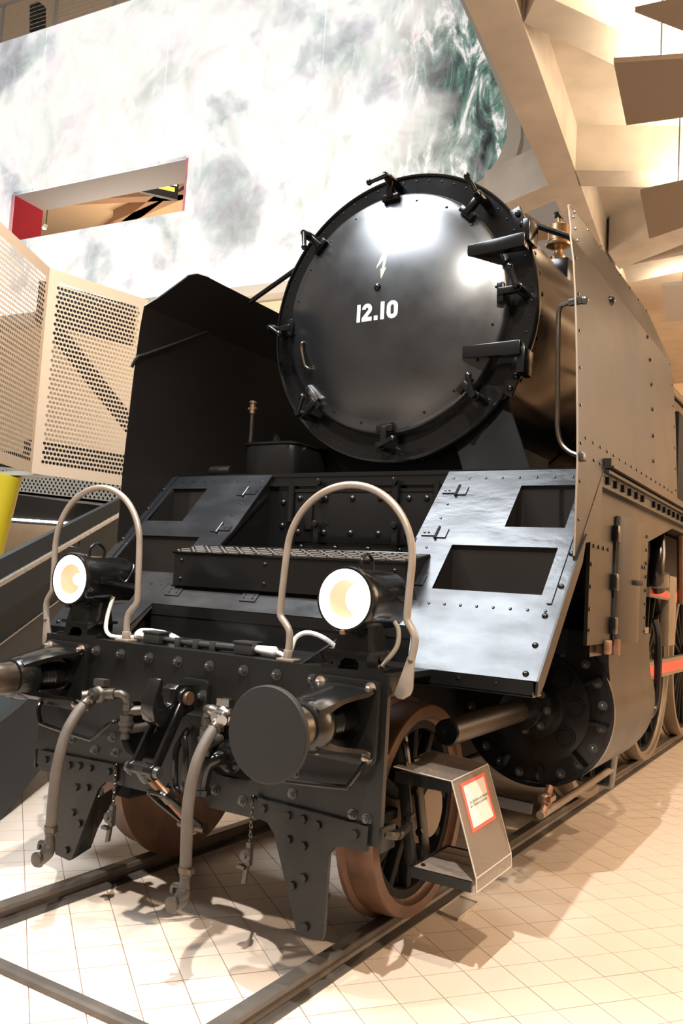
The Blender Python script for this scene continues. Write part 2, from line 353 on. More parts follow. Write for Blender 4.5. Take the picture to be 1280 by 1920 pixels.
# ---- mural wall
TH = math.radians(5); WU = Vector((math.cos(TH), math.sin(TH), 0)); WN = Vector((-math.sin(TH), math.cos(TH), 0)); W0 = Vector((-8, 10, 0))
def onw(px, off=0.0):
    d = ray(px); p0 = W0+WN*off; t = WN.dot(p0-CAM)/WN.dot(d); q = CAM+d*t; return ((q-p0).dot(WU), q.z)
def wp(u, z, off=0.0): return W0+WU*u+WN*off+Vector((0, 0, z))
u_l = onw((-260, 300))[0]; zb = onw((490, 536))[1]; zt_ = onw((125, 40))[1]
ur = onw((1000, 200))[0]
open_ = [onw(p) for p in ((25, 368), (348, 293), (343, 393), (50, 450))]
ou0, ou1 = min(open_[0][0], open_[3][0]), (open_[1][0]+open_[2][0])/2; oz1 = (open_[0][1]+open_[1][1])/2; oz0 = (open_[2][1]+open_[3][1])/2
# cream wall below and around the picture
wall = MB(); wall.plate([wp(u_l-3, FLOOR, .25), wp(ur+.35, FLOOR, .25), wp(ur+.35, zb-.25, .25), wp(u_l-3, zb-.25, .25)], WN*.3)
wall_back = tag(wall.build('wall_back', 'cream', smooth=False), 'cream hall wall below the mural', 'wall', kind='structure')
# frame and picture panels
edge_px = [(845, -60), (862, 0), (905, 95), (935, 165), (951, 225), (950, 262), (935, 300), (905, 338), (860, 366)]
edge = [onw(p) for p in edge_px]
def up_to(e): return (e[0][0]+(e[0][0]-e[1][0])*(zt_-e[0][1])/(e[0][1]-e[1][1]), zt_)
edge = [up_to(edge)]+edge
bot = onw((760, 470))[1]
mural = empty('backlit_mural', wp(-4, zb, 0), 'huge backlit picture wall with pale clouds and green foliage', 'mural')
def clip_panel(ua, ub):
    hi = zt_; lo = zb
    pts = [(ua, lo), (ub, lo), (ub, hi), (ua, hi)]
    return pts
seams = [u_l, onw((75, 200))[0], onw((285, 460))[0], onw((602, 160))[0]]
for ua, ub in zip(seams[:-1], seams[1:]):
    out = [wp(u, z) for u, z in clip_panel(ua+.006, ub-.006)]; holes = []
    if ua < ou0 and ub > ou0:   # the opening starts in this panel
        out = [wp(ua+.006, zb), wp(ub-.006, zb), wp(ub-.006, oz0), wp(ou0, oz0), wp(ou0, oz1), wp(ub-.006, oz1), wp(ub-.006, zt_), wp(ua+.006, zt_)]
        if ub > ou1: out = None
    elif ua >= ou0 and ub > ou1 and ua < ou1:
        out = [wp(ua+.006, zb), wp(ub-.006, zb), wp(ub-.006, zt_), wp(ua+.006, zt_), wp(ua+.006, oz1), wp(ou1, oz1), wp(ou1, oz0), wp(ua+.006, oz0)]
    elif ua >= ou0 and ub <= ou1:
        for lo, hi in ((zb, oz0), (oz1, zt_)):
            MB().plate([wp(ua+.006, lo), wp(ub-.006, lo), wp(ub-.006, hi), wp(ua+.006, hi)], WN*.05).build('picture_panel', 'mural', mural, smooth=False)
        continue
    if out: MB().plate(out, WN*.05).build('picture_panel', 'mural', mural, smooth=False)
last = [(seams[-1]+.006, zb), (onw((820, 395))[0], zb)]+[e for e in reversed(edge)]+[(seams[-1]+.006, zt_)]
MB().plate([wp(u, z) for u, z in last], WN*.05).build('picture_panel', 'mural', mural, smooth=False)
for u in seams[1:]:
    MB().plate([wp(u-.05, zb, .052), wp(u+.05, zb, .052), wp(u+.05, oz0 if ou0 < u < ou1 else zt_, .052), wp(u-.05, oz0 if ou0 < u < ou1 else zt_, .052)], WN*.02).build('seam_backing', 'reveal', mural, smooth=False)
fo = [onw(p) for p in ((870, -60), (888, 0), (935, 110), (966, 190), (977, 232), (977, 262), (968, 296), (945, 335), (905, 368), (850, 400))]
fo = [up_to(fo)]+fo; fi = edge
fr = MB(); fr.plate([wp(u, z, -.04) for u, z in fo]+[wp(u, z, -.04) for u, z in reversed(fi)], WN*.2); fr.build('frame', 'offwhite', mural, smooth=False)
led = MB(); led.plate([wp(u_l, zb-.22, -.1), wp(fo[-1][0], zb-.22, -.1), wp(fo[-1][0], zb, -.1), wp(u_l, zb, -.1)], WN*.4)
tag(led.build('trim_1', 'offwhite', smooth=False), 'off-white ledge under the mural', 'trim', kind='structure')
# opening through the mural with reveals and the room ceiling seen through it
niche = tag(MB().plate([wp(ou0, oz1), wp(ou1, oz1), wp(ou1+.15, oz1, .95), wp(ou0+.0, oz1, .95)], (0, 0, .06)).build('wall_opening_soffit', 'reveal', smooth=False), 'pale grey soffit of the opening cut in the mural', 'soffit', kind='structure')
MB().plate([wp(ou0, oz0), wp(ou0, oz1), wp(ou0, oz1, .95), wp(ou0, oz0, .95)], -WU*.06).build('side_reveal', 'redwall', niche, smooth=False)
MB().plate([wp(ou1, oz0), wp(ou1, oz1), wp(ou1, oz1, .95), wp(ou1, oz0, .95)], WU*.06).build('side_reveal', 'redwall', niche, smooth=False)
rc = MB(); rc.plate([wp(ou0-4, oz1+1.0, .95), wp(ou1+3.5, oz1+1.0, .95), wp(ou1+6, oz1+1.0, 9), wp(ou0-6, oz1+1.0, 9)], (0, 0, .1))
room_ceiling = tag(rc.build('ceiling_upper_room', 'warmcream', smooth=False), 'warm brown ceiling of the room behind the opening', 'ceiling', kind='structure')
for (a, c) in (((ou0-.5, 1.8), (ou1+1.5, 3.6)), ((ou0+.2, 3.4), (ou1+1.5, 1.5)), ((ou0-1.0, 4.2), (ou1-.2, 1.2)), ((ou0-1, 5.0), (ou1+2, 5.4))):
    MB().bar(wp(a[0], oz1+.85, a[1]), wp(c[0], oz1+.85, c[1]), .30, .40).build('ceiling_beam', 'warmwood', room_ceiling, smooth=False)
lamp('upper_room_light', 'AREA', wp((ou0+ou1)/2-1.5, oz0-.9, 3.5), wp((ou0+ou1)/2, oz1+2, 3.0), 110, (1.0, 0.80, 0.56), size=2.0)
for k, (px, lbl) in enumerate((((187, 369), 'small white ceiling spotlight in the middle of the wall opening'), ((83, 428), 'small white ceiling spotlight by the red side of the wall opening'))):
    u, z = onw(px, 1.6); p_ = wp(u, z, 1.6)
    e = empty('spotlight', p_, lbl, 'spotlight', 'spotlights in the upper room')
    MB().cyl(p_+Vector((.03, .02, .10)), p_+Vector((0, 0, .0)), .05, .06).build('housing', 'white', e)
    MB().cyl(p_, p_-Vector((0, 0, .012)), .05).build('lens', 'spotlit', e)
    MB().cyl(p_+Vector((.03, .02, .08)), Vector((p_.x+.03, p_.y+.02, oz1+1.0)), .012).build('stem', 'dark', e)
# hanging lit sign in the opening
u, z = onw((298, 350), 1.3); p_ = wp(u, z, 1.3)
sg = empty('hanging_sign', p_, 'black hanging sign box with glowing yellow lettering in the wall opening', 'sign')
sa = (WU*.30+WN*.34); sn = (WU*.75-WN*.66).normalized()
MB().obox(p_, sa, sn*.06, Vector((0, 0, .24))).build('sign_box', 'dark', sg, smooth=False)
MB().obox(p_+sn*.065+Vector((0, 0, -.02)), sa*.8, sn*.004, Vector((0, 0, .05))).build('lettering', 'signglow', sg, smooth=False)
MB().obox(p_+sn*.065+sa*.3+Vector((0, 0, .14)), sa*.6, sn*.004, Vector((0, 0, .06))).build('lit_field', 'signpale', sg, smooth=False)
for k in (-.6, .6): MB().cyl(p_+sa*k+Vector((0, 0, .24)), Vector((p_.x+sa.x*k, p_.y+sa.y*k, oz1+1.0)), .012, n=6).build('suspension_rod', 'dark', sg)
# gallery above the picture: backdrop, railing, loudspeaker
gb = MB(); gb.plate([wp(u_l-4, zt_-.3, 4), wp(u_l+9, zt_-.3, 4), wp(u_l+9, zt_+6, 4), wp(u_l-4, zt_+6, 4)], WN*.2)
tag(gb.build('wall_gallery', 'cream', smooth=False), 'cream wall of the gallery above the mural', 'wall', kind='structure')
gr = empty('gallery_railing', wp(onw((60, 40))[0], zt_, .1), 'grey steel railing with cable infill above the mural', 'railing')
for px in (4, 103, 212, 330):
    u = onw((px, 40), .1)[0]; MB().bar(wp(u, zt_-.05, .1), wp(u, zt_+1.15, .1), .08, .05, up=WU).build('post', 'reveal', gr, smooth=False)
ua, ub = onw((-40, 40), .1)[0], onw((420, 40), .1)[0]
MB().bar(wp(ua, zt_+1.12, .1), wp(ub, zt_+1.12, .1), .07, .05).build('top_rail', 'reveal', gr, smooth=False)
for k in range(9): MB().cyl(wp(ua, zt_+.1+k*.11, .1), wp(ub, zt_+.1+k*.11, .1), .006, n=5).build('cable', 'offwhite', gr)
u = onw((76, 30), .9)[0]; sp_ = empty('line_array_speaker', wp(u, zt_+.15, .9), 'black line-array loudspeaker behind the gallery railing', 'loudspeaker')
for k in range(5): MB().obox(wp(u-.03*k, zt_+.35+.27*k, .9), WU*.16, WN*.14, Vector((-.01, 0, .125))).build('cabinet', 'dark', sp_, bevel=.02)

# ---- concrete lattice ceiling
HC = 7.0
ceiling = tag(MB().plate([(.40, -3.0, 7.6), (9, -3.0, 7.6), (9, 24, 7.6), (-2.66, 24, 7.6)], (0, 0, .2)).build('ceiling', 'concrete', smooth=False), 'warm concrete coffered ceiling', 'ceiling', kind='structure')
def beam(pxs, ext=()):
    pts = [at(p, 2, HC) for p in pxs]
    MB().plate(pts, (0, 0, .62)).build('ceiling_beam', 'concrete', ceiling, smooth=False)
dl = lambda y: -.02-.1134*y; dr = lambda y: .455-.1245*y
MB().plate([(dl(-3), -3, HC), (dr(-3), -3, HC), (dr(23), 23, HC), (dl(23), 23, HC)], (0, 0, .62)).build('ceiling_beam', 'concrete', ceiling, smooth=False)
beam([(982, 43), (1008, -14), (1039, 0), (1280, 113), (1500, 216), (1500, 285), (1280, 182)])
beam([(1076, 319), (1280, 322), (1500, 325), (1500, 358), (1280, 352), (1086, 349)])
beam([(1140, 474), (1280, 414), (1500, 320), (1500, 372), (1280, 458), (1160, 505)])
beam([(1165, 500), (1280, 478), (1500, 436), (1500, 470), (1280, 508), (1180, 530)])
beam([(1030, 345), (1045, 374), (935, 420), (905, 400)])
# hung acoustic panels, each with an uplight on its back
def panel(pxs, z, lbl, m='panel', e=70):
    pts = [at(p, 2, z) for p in pxs]; c = sum(pts, Vector())/len(pts)
    r_ = empty('acoustic_panel', c, lbl, 'ceiling panel', 'acoustic panels hung under the concrete ceiling')
    MB().plate(pts, (0, 0, .05)).build('panel_board', m, r_, smooth=False)
    for k in (0, 1): 
        q = c.lerp(pts[k*2], .5); MB().cyl(q+Vector((0, 0, .05)), Vector((q.x, q.y, 7.6)), .008, n=6).build('hanger', 'dark', r_)
    lamp('panel_uplight', 'AREA', c+Vector((0, 0, .10)), c+Vector((0, 0, 2)), e, (1.0, 0.84, 0.62), size=1.0)
    return r_
panel([(1150, 118), (1174, 235), (1500, 190), (1480, 96)], 6.6, 'taupe ceiling panel with a slot, below the largest lit coffer')
panel([(1200, 362), (1217, 448), (1500, 350), (1480, 300)], 6.6, 'taupe ceiling panel beside the right-hand engine side sheet, second from the top')
panel([(1190, 23), (1290, 62), (1500, 30), (1480, -40)], 6.6, 'taupe ceiling panel at the top right corner')
panel([(1239, 537), (1248, 603), (1400, 595), (1390, 520)], 6.6, 'pale grey ceiling panel, lowest and farthest of the four', 'offwhite')
# hall wall far behind on the right
tag(MB().plate([(-6, 21, FLOOR), (12, 21, FLOOR), (12, 21, 8), (-6, 21, 8)], (0, .3, 0)).build('wall_far', 'cream', smooth=False), 'cream far end wall of the hall', 'wall', kind='structure')
tag(MB().plate([(9.5, -7, FLOOR), (9.5, 21, FLOOR), (9.5, 21, 8), (9.5, -7, 8)], (.3, 0, 0)).build('wall_right', 'cream', smooth=False), 'cream right-hand wall of the hall', 'wall', kind='structure')

# ---- perforated stair cabin on the left
def perforated(name, m, parent, c00, U, Wv, nu, nv, rr=.40, mu=.10, mv=.12):
    """sheet from corner c00 spanned by U (width) and Wv (height) with a staggered hole field inside margins"""
    b = MB(); c00, U, Wv = Vector(c00), Vector(U), Vector(Wv)
    lu, lv = U.length, Wv.length; eu, ev = U/lu, Wv/lv
    P = lambda a, c: c00+eu*a+ev*c
    x0, x1, y0, y1 = mu, lu-mu, mv, lv-mv
    for a, c, d, e in ((0, x0, 0, lv), (x1, lu, 0, lv), (x0, x1, 0, y0), (x0, x1, y1, lv)):
        b.add([P(a, d), P(c, d), P(c, e), P(a, e)], [(0, 1, 2, 3)])
    cu, cv = (x1-x0)/nu, (y1-y0)/nv; r = min(cu, cv)*rr*1.12
    for j in range(nv):
        sh = cu/2 if j % 2 else 0
        ya, yb = y0+j*cv, y0+(j+1)*cv; ym = (ya+yb)/2
        if sh:
            b.add([P(x0, ya), P(x0+sh, ya), P(x0+sh, yb), P(x0, yb)], [(0, 1, 2, 3)])
            b.add([P(x1-sh, ya), P(x1, ya), P(x1, yb), P(x1-sh, yb)], [(0, 1, 2, 3)])
        for i in range(nu-(1 if sh else 0)):
            xa = x0+i*cu+sh; xb = xa+cu; xm = (xa+xb)/2
            o = [(xa, ya), (xm, ya), (xb, ya), (xb, ym), (xb, yb), (xm, yb), (xa, yb), (xa, ym)]
            h = [(xm+r*math.cos(t), ym+r*math.sin(t)) for t in [math.radians(225+45*k) for k in range(8)]]
            b.add([P(*q) for q in o]+[P(*q) for q in h], [(k, (k+1) % 8, 8+(k+1) % 8, 8+k) for k in range(8)])
    return b.build(name, m, parent, smooth=False, recalc=False)
zc0, zc1 = 2.63, 4.99
A = Vector((-5.18, 3.0, zc0)); B = Vector((-4.90, 4.28, zc0)); tl = at((-70, 350), 2, zc1); C_ = Vector((tl.x, tl.y, zc0))
cabin = empty('stair_cabin', (A.x, A.y, zc0), 'cream perforated metal stair enclosure beside the black side sheet', 'stair enclosure')
perforated('perforated_panel', 'perf', cabin, A, B-A, (0, 0, zc1-zc0), 25, 40)
perforated('perforated_panel', 'perf', cabin, C_, A-C_, (0, 0, zc1-zc0), int((A-C_).length/.049), 40, mu=.06)
MB().bar(A+Vector((-.5, .35, .3)), A+Vector((-.5, .35, .3)), .1, .1) if False else None
st = MB(); st.bar(Vector((-5.42, 3.1, 4.55)), Vector((-5.0, 4.75, 3.05)), .10, .17); st.build('inner_strut', 'dark', cabin, smooth=False)
MB().box(-9, -5.3, 3.12, 3.4, zc0+.0, zc0+.05).build('floor_slab', 'offwhite', cabin, smooth=False)
MB().plate([(-5.5, 3.15, zc1-.55), (-5.12, 4.3, zc1-.55), (-5.12, 4.3, zc1-.05), (-5.5, 3.15, zc1-.05)], (-.05, 0, 0)).build('head_fascia', 'dark', cabin, smooth=False)
MB().plate([(-5.5, 3.15, zc0+.05), (-5.12, 4.3, zc0+.05), (-5.12, 4.3, zc0+.42), (-5.5, 3.15, zc0+.42)], (-.05, 0, 0)).build('foot_fascia', 'dark', cabin, smooth=False)
# yellow column under its corner
yc = MB(); yc.cyl(Vector((-5.72, 3.1, zc0)), Vector((-6.25, 3.0, FLOOR)), .16, n=24)
tag(yc.build('steel_column', 'yellow'), 'bright yellow leaning round column under the perforated enclosure', 'column')
# lower grey perforated fascia, dark soffit, light strip and cream wall beyond
q0, q1, q2 = at((-40, 917), 1, 6.0), at((250, 950), 1, 6.0), at((-40, 872), 1, 6.0)
fas = empty('bridge_fascia', q0, 'pale grey perforated fascia below the cream stair enclosure', 'fascia')
perforated('perforated_panel', 'perfg', fas, q0, q1-q0, Vector((0, 0, q2.z-q0.z)), 38, 6, mu=.03, mv=.05)
MB().plate([q0, q1, q1+Vector((0, 2.5, 0)), q0+Vector((0, 2.5, 0))], (0, 0, .04)).build('soffit', 'dark', fas, smooth=False)
MB().plate([q0+Vector((0, .06, .02)), q1+Vector((0, .06, .02)), q1+Vector((0, .06, .7)), q0+Vector((0, .06, .7))], (0, .04, 0)).build('backing', 'dark', fas, smooth=False)
s0, s1 = at((-30, 972), 1, 8.3), at((260, 992), 1, 8.3)
MB().bar(s0+Vector((0, 0, .4)), s1+Vector((0, 0, .4)), .1, .9).build('light_trough', 'dark', fas, smooth=False)
ls = MB()
for k in range(40):
    q = (s0-Vector((0, .06, -.02))).lerp(s1-Vector((0, .06, -.02)), k/40); ls.obox(q, (s1-s0)/40*.32, (0, .01, 0), (0, 0, .02))
tag(ls.build('lit_slots', 'spotlit', fas, smooth=False), kind='stuff')

# ---- dark stair flank with handrail
h2 = Vector((-.527, .85, 0)); hn = Vector((.85, .527, 0)); p0 = Vector((-2.13, .63, 0)); sl = .24
def fp(s_, z): return p0+h2*s_+Vector((0, 0, z+sl*s_))
stair = empty('stair_flight', fp(0, FLOOR), 'dark slate stair flank with silver handrail left of the engine', 'staircase')
MB().plate([fp(-1.2, 1.172), fp(5.5, 1.172), fp(5.5, 1.736), fp(-1.2, 1.736)], -hn*.04).build('upper_flank', 'stair', stair, smooth=False)
MB().plate([fp(-1.2, .80), fp(5.5, .80), fp(5.5, 1.165), fp(-1.2, 1.165)], -hn*.06).build('underside_shade', 'dark', stair, smooth=False)  # black sheet stands in for the shaded underside of the flight
MB().bar(fp(-1.2, 1.168)+hn*.005, fp(5.5, 1.168)+hn*.005, .012, .010).build('edge_highlight', 'steel', stair, smooth=False)  # bright bar stands in for the highlight on the flank's lower edge
MB().tube([fp(-1.2, 1.635)+hn*.09, fp(5.5, 1.635)+hn*.09], .022, 12).build('handrail', 'steel', stair)
for k in range(3):
    s_ = .9+k*1.5; MB().tube(catmull([fp(s_, 1.56)+hn*.0, fp(s_, 1.56)+hn*.08, fp(s_, 1.62)+hn*.09], 4), .007, 6).build('rail_bracket', 'steel', stair)
pl = MB(); pl.plate([fp(0, -.09), fp(5.5, -.09), fp(5.5, .30), fp(.02, .60), fp(-.5, .66), fp(-.5, -.018)], -hn*.5); pl.build('plinth', 'stair', stair, smooth=False)

# ================================================================== THE LOCOMOTIVE
loco = empty('steam_locomotive', (0, .5, 0), 'large black steam locomotive numbered 12.10 with two lit headlamps', 'locomotive')
def pb(mb, name, m, parent=None, **k): return mb.build(name, m, parent or loco, **k)
AX = 1.407-.417; AZ = 2.323-1.253
def sz(y): return 1.253+(y-.417)*AZ/AX          # height of the sloping front apron at y
SN = Vector((0, -AZ, AX)).normalized()           # its outward normal

# ---- buffer beam
def rrect(x0, x1, z0, z1, r, y, n=5):
    out = []
    for cx, cz, a in ((x1-r, z0+r, -90), (x1-r, z1-r, 0), (x0+r, z1-r, 90), (x0+r, z0+r, 180)):
        for k in range(n+1):
            t = math.radians(a+90*k/n); out.append((cx+r*math.cos(t), y, cz+r*math.sin(t)))
    return out
outer = [(-1.065, 0, .55), (-.5, 0, .55), (-.42, 0, .545), (-.15, 0, .545), (-.10, 0, .62), (.10, 0, .62), (.15, 0, .545), (.42, 0, .545), (.5, 0, .55), (1.065, 0, .55), (1.065, 0, 1.253), (-1.065, 0, 1.253)]
beam_o = pb(MB().plate(outer, (0, .03, 0), [rrect(-.44, -.13, .70, .97, .09, 0), rrect(.13, .44, .70, .97, .09, 0)]), 'buffer_beam', 'satin')
bt = MB(); bt.box(-1.065, 1.065, .03, .60, 1.225, 1.253); bt.box(-1.065, 1.065, .03, .09, 1.16, 1.225)
pb(bt, 'beam_deck', 'satin', beam_o, smooth=False)
for x in (-.668, -.488, -.29, -.098, .102, .307, .495, .69): put('bolt', BOLT, beam_o, place((x, 0, 1.193)))
for x, z in ((-.50, .77), (-.47, .70), (.10, .90), (.10, .84), (.08, .64), (.35, .61), (.19, .63), (.62, .69), (.63, .78), (.93, .66), (1.0, .655), (-.62, .69), (-.80, .72)): put('bolt', BOLT, beam_o, place((x, 0, z), s=.9, spin=random.random()))
# guard irons
for sx in (1, -1):
    gi = [(.445, .645), (1.02, .632), (1.017, .53), (.90, .527), (.862, .515), (.838, .485), (.835, .15), (.825, .128), (.72, .118), (.698, .135), (.575, .45), (.55, .51), (.51, .55), (.445, .56)]
    o = pb(MB().plate([(sx*x, -.022, z) for x, z in gi], (0, .02, 0)), 'guard_iron', 'satin')
    fl = MB().plate([(sx*.575, -.005, .45), (sx*.70, -.005, .13), (sx*.72, .12, .15), (sx*.73, .17, .24), (sx*.575, .17, .50)], (sx*.012, 0, 0)); pb(fl, 'flange', 'satin', o, smooth=False)
    for x, z in ((.485, .605), (.62, .60), (.70, .60), (.775, .59), (.96, .59), (.63, .50), (.71, .49), (.72, .36), (.665, .315), (.745, .165)): put('hex_bolt', HEX, o, place((sx*x, -.022, z), spin=x*9))
# buffers
for sx in (1, -1):
    X = .875*sx; zc = 1.05
    hs = MB()
    for q in (1, -1):
        sec = [(-.028, .142, .150, .016), (-.045, .150, .152, .017), (-.08, .152, .145, .018), (-.14, .142, .118, .019), (-.20, .132, .104, .020), (-.25, .121, .098, .024), (-.30, .110, .092, .035), (-.345, .096, .080, .05)]
        if q < 0: sec = [(y, z*(.92 if y < -.05 else 1), hw, t) for y, z, hw, t in sec]
        vs = []; fs = []; n_ = 9
        for y, z, hw, t in sec:
            for lay in (0, 1):
                for k in range(n_):
                    a = -1+2*k/(n_-1); vs.append((X+a*hw, y, zc+q*(z-(t if lay else 0)-.022*a*a*(1 if y < -.06 else .2)-(.004 if lay else 0)*0)))
        for i in range(len(sec)-1):
            for lay in (0, 1):
                for k in range(n_-1):
                    o_ = i*2*n_+lay*n_+k; fs.append((o_, o_+1, o_+1+2*n_, o_+2*n_))
            for k in (0, n_-1): fs.append((i*2*n_+k, i*2*n_+n_+k, (i+1)*2*n_+n_+k, (i+1)*2*n_+k))
        for i in (0, len(sec)-1):
            for k in range(n_-1): fs.append((i*2*n_+k, i*2*n_+k+1, i*2*n_+n_+k+1, i*2*n_+n_+k))
        hs.add(vs, fs)
    hs.lathe((X, -.245, zc), (0, -1, 0), [(0, .070), (.0, .100), (.012, .108), (.05, .112), (.09, .104), (.115, .094), (.122, .082)], 40)
    bo = pb(hs, 'buffer', 'black')
    pb(MB().plate(rrect(X-.165, X+.165, zc-.175, zc+.172, .03, -.03), (0, .03, 0)), 'base_plate', 'satin', bo, bevel=.004)
    pb(MB().lathe((X, -.335, zc), (0, -1, 0), [(-.01, .088), (.02, .086), (.06, .080), (.14, .078), (.15, .072), (.17, .060), (.215, .056)], 28), 'plunger', 'shaft', bo)
    pb(MB().lathe((X, -.55, zc), (0, -1, 0), [(-.02, .05), (-.008, .10), (0, .172), (.004, .179), (.022, .179), (.027, .174), (.031, .12), (.033, 0)], 56), 'buffer_head', 'disc', bo)
    sp = MB().lathe((X, -.03, zc), (0, -1, 0), [(0, .085), (.03, .085), (.032, .07), (.10, .07)]+[q for k in range(5) for q in ((.10+k*.022, .072), (.111+k*.022, .060))]+[(.215, .055), (.22, .075), (.25, .075)], 28); pb(sp, 'spring_pack', 'black', bo)
    for dx, dz in ((.125, .142), (-.125, .142), (.125, -.142), (-.125, -.142)): put('bolt', BOLT_PALE, bo, place((X+dx, -.03, zc+dz), s=1.0, spin=.3))
    # grab rod under the buffer
    g = [(1.0, -.035, .90), (.995, -.07, .865), (.955, -.085, .80), (.92, -.085, .785), (.60, -.085, .76), (.55, -.085, .77), (.47, -.06, .85), (.455, -.0, .865)]
    pb(MB().tube(catmull([(sx*x, y, z) for x, y, z in g], 6), .011, 8), 'grab_rod', 'black')
# draw hook and screw coupling
hk = [(0, 1.095), (-.08, 1.105), (-.135, 1.105), (-.16, 1.085), (-.162, 1.05), (-.175, 1.02), (-.20, 1.012), (-.225, 1.03), (-.236, 1.08), (-.243, 1.135), (-.256, 1.14), (-.275, 1.09), (-.295, 1.05), (-.297, 1.0), (-.28, .955), (-.24, .925), (-.19, .92), (-.12, .935), (-.06, .965), (0, .98)]
hook = pb(MB().plate([(-.038, y, z) for y, z in hk], (.076, 0, 0)), 'draw_hook', 'black', bevel=.012)
pb(MB().plate(rrect(-.06, .12, .955, 1.125, .03, -.028), (0, .028, 0)), 'hook_guide', 'satin', hook, bevel=.004)
put('bolt', BOLT, hook, place((.095, -.028, 1.055)))
pb(MB().plate(rrect(-.09, .105, .60, .97, .02, -.012), (0, .02, 0)), 'hook_plate', 'satin', hook)
cp = pb(MB().cyl((-.085, -.105, 1.045), (.085, -.105, 1.045), .031, n=20), 'screw_coupling', 'copper')
for sx in (-1, 1):
    t0, t1 = Vector((sx*.058, -.105, 1.045)), Vector((sx*.062, -.285, .735))
    lk = MB(); lk.cyl(t0-Vector((.011, 0, 0)), t0+Vector((.011, 0, 0)), .048, n=20); lk.cyl(t1-Vector((.013, 0, 0)), t1+Vector((.013, 0, 0)), .036, n=18)
    lk.bar(t0, t1, .05, .018, up=(1, 0, 0)); pb(lk, 'link', 'black', cp, bevel=.003)
    pb(MB().cyl((sx*.07, -.285, .735), (sx*.10, -.285, .735), .028, .024, n=14), 'trunnion', 'nut', cp)
nb = MB(); nb.cyl((-.06, -.285, .735), (.06, -.285, .735), .034, n=16); nb.lathe((0, -.31, .755), (0, .62, -.78), [(0, .03), (.06, .034), (.085, .028)], 16); pb(nb, 'nut_block', 'black', cp)
sd = Vector((.02, .235, -.215)).normalized(); s0 = Vector((.0, -.265, .715))
pr = [(0, .019)]
for k in range(22): pr += [(.03+k*.006, .022), (.033+k*.006, .019)]
pr += [(.17, .026), (.20, .026), (.203, .019)]
for k in range(26): pr += [(.215+k*.006, .022), (.218+k*.006, .019)]
pr += [(.40, .019)]
pb(MB().lathe(s0, sd, pr, 14), 'coupling_screw', 'copper', cp)
pb(MB().lathe(s0+sd*.155, sd, [(0, .029), (.055, .029)], 14), 'screw_collar', 'shaft', cp)
lower = s0+sd*.40
pb(MB().lathe(lower, sd, [(0, .036), (.05, .036)], 14).cyl(lower+Vector((-.08, 0, 0))+sd*.025, lower+Vector((.08, 0, 0))+sd*.025, .024), 'lower_nut', 'shaft', cp)
pb(MB().tube(catmull([lower+Vector((-.065, 0, 0)), s0+sd*.16+Vector((-.07, .03, -.05)), s0+sd*.05+Vector((-.05, .04, -.07)), s0+sd*.03+Vector((0, .045, -.075)), s0+sd*.05+Vector((.05, .04, -.07)), s0+sd*.16+Vector((.07, .03, -.05)), lower+Vector((.065, 0, 0))], 5), .013, 8), 'bail', 'black', cp)
# lifting eye on the hook plate
pb(MB().tube(catmull([(.02, -.03, .88), (.025, -.06, .86), (.055, -.075, .80), (.06, -.075, .68), (.05, -.07, .62), (.01, -.07, .62), (0, -.075, .68), (.0, -.075, .80)], 5, True), .015, 8, True), 'safety_shackle', 'black')
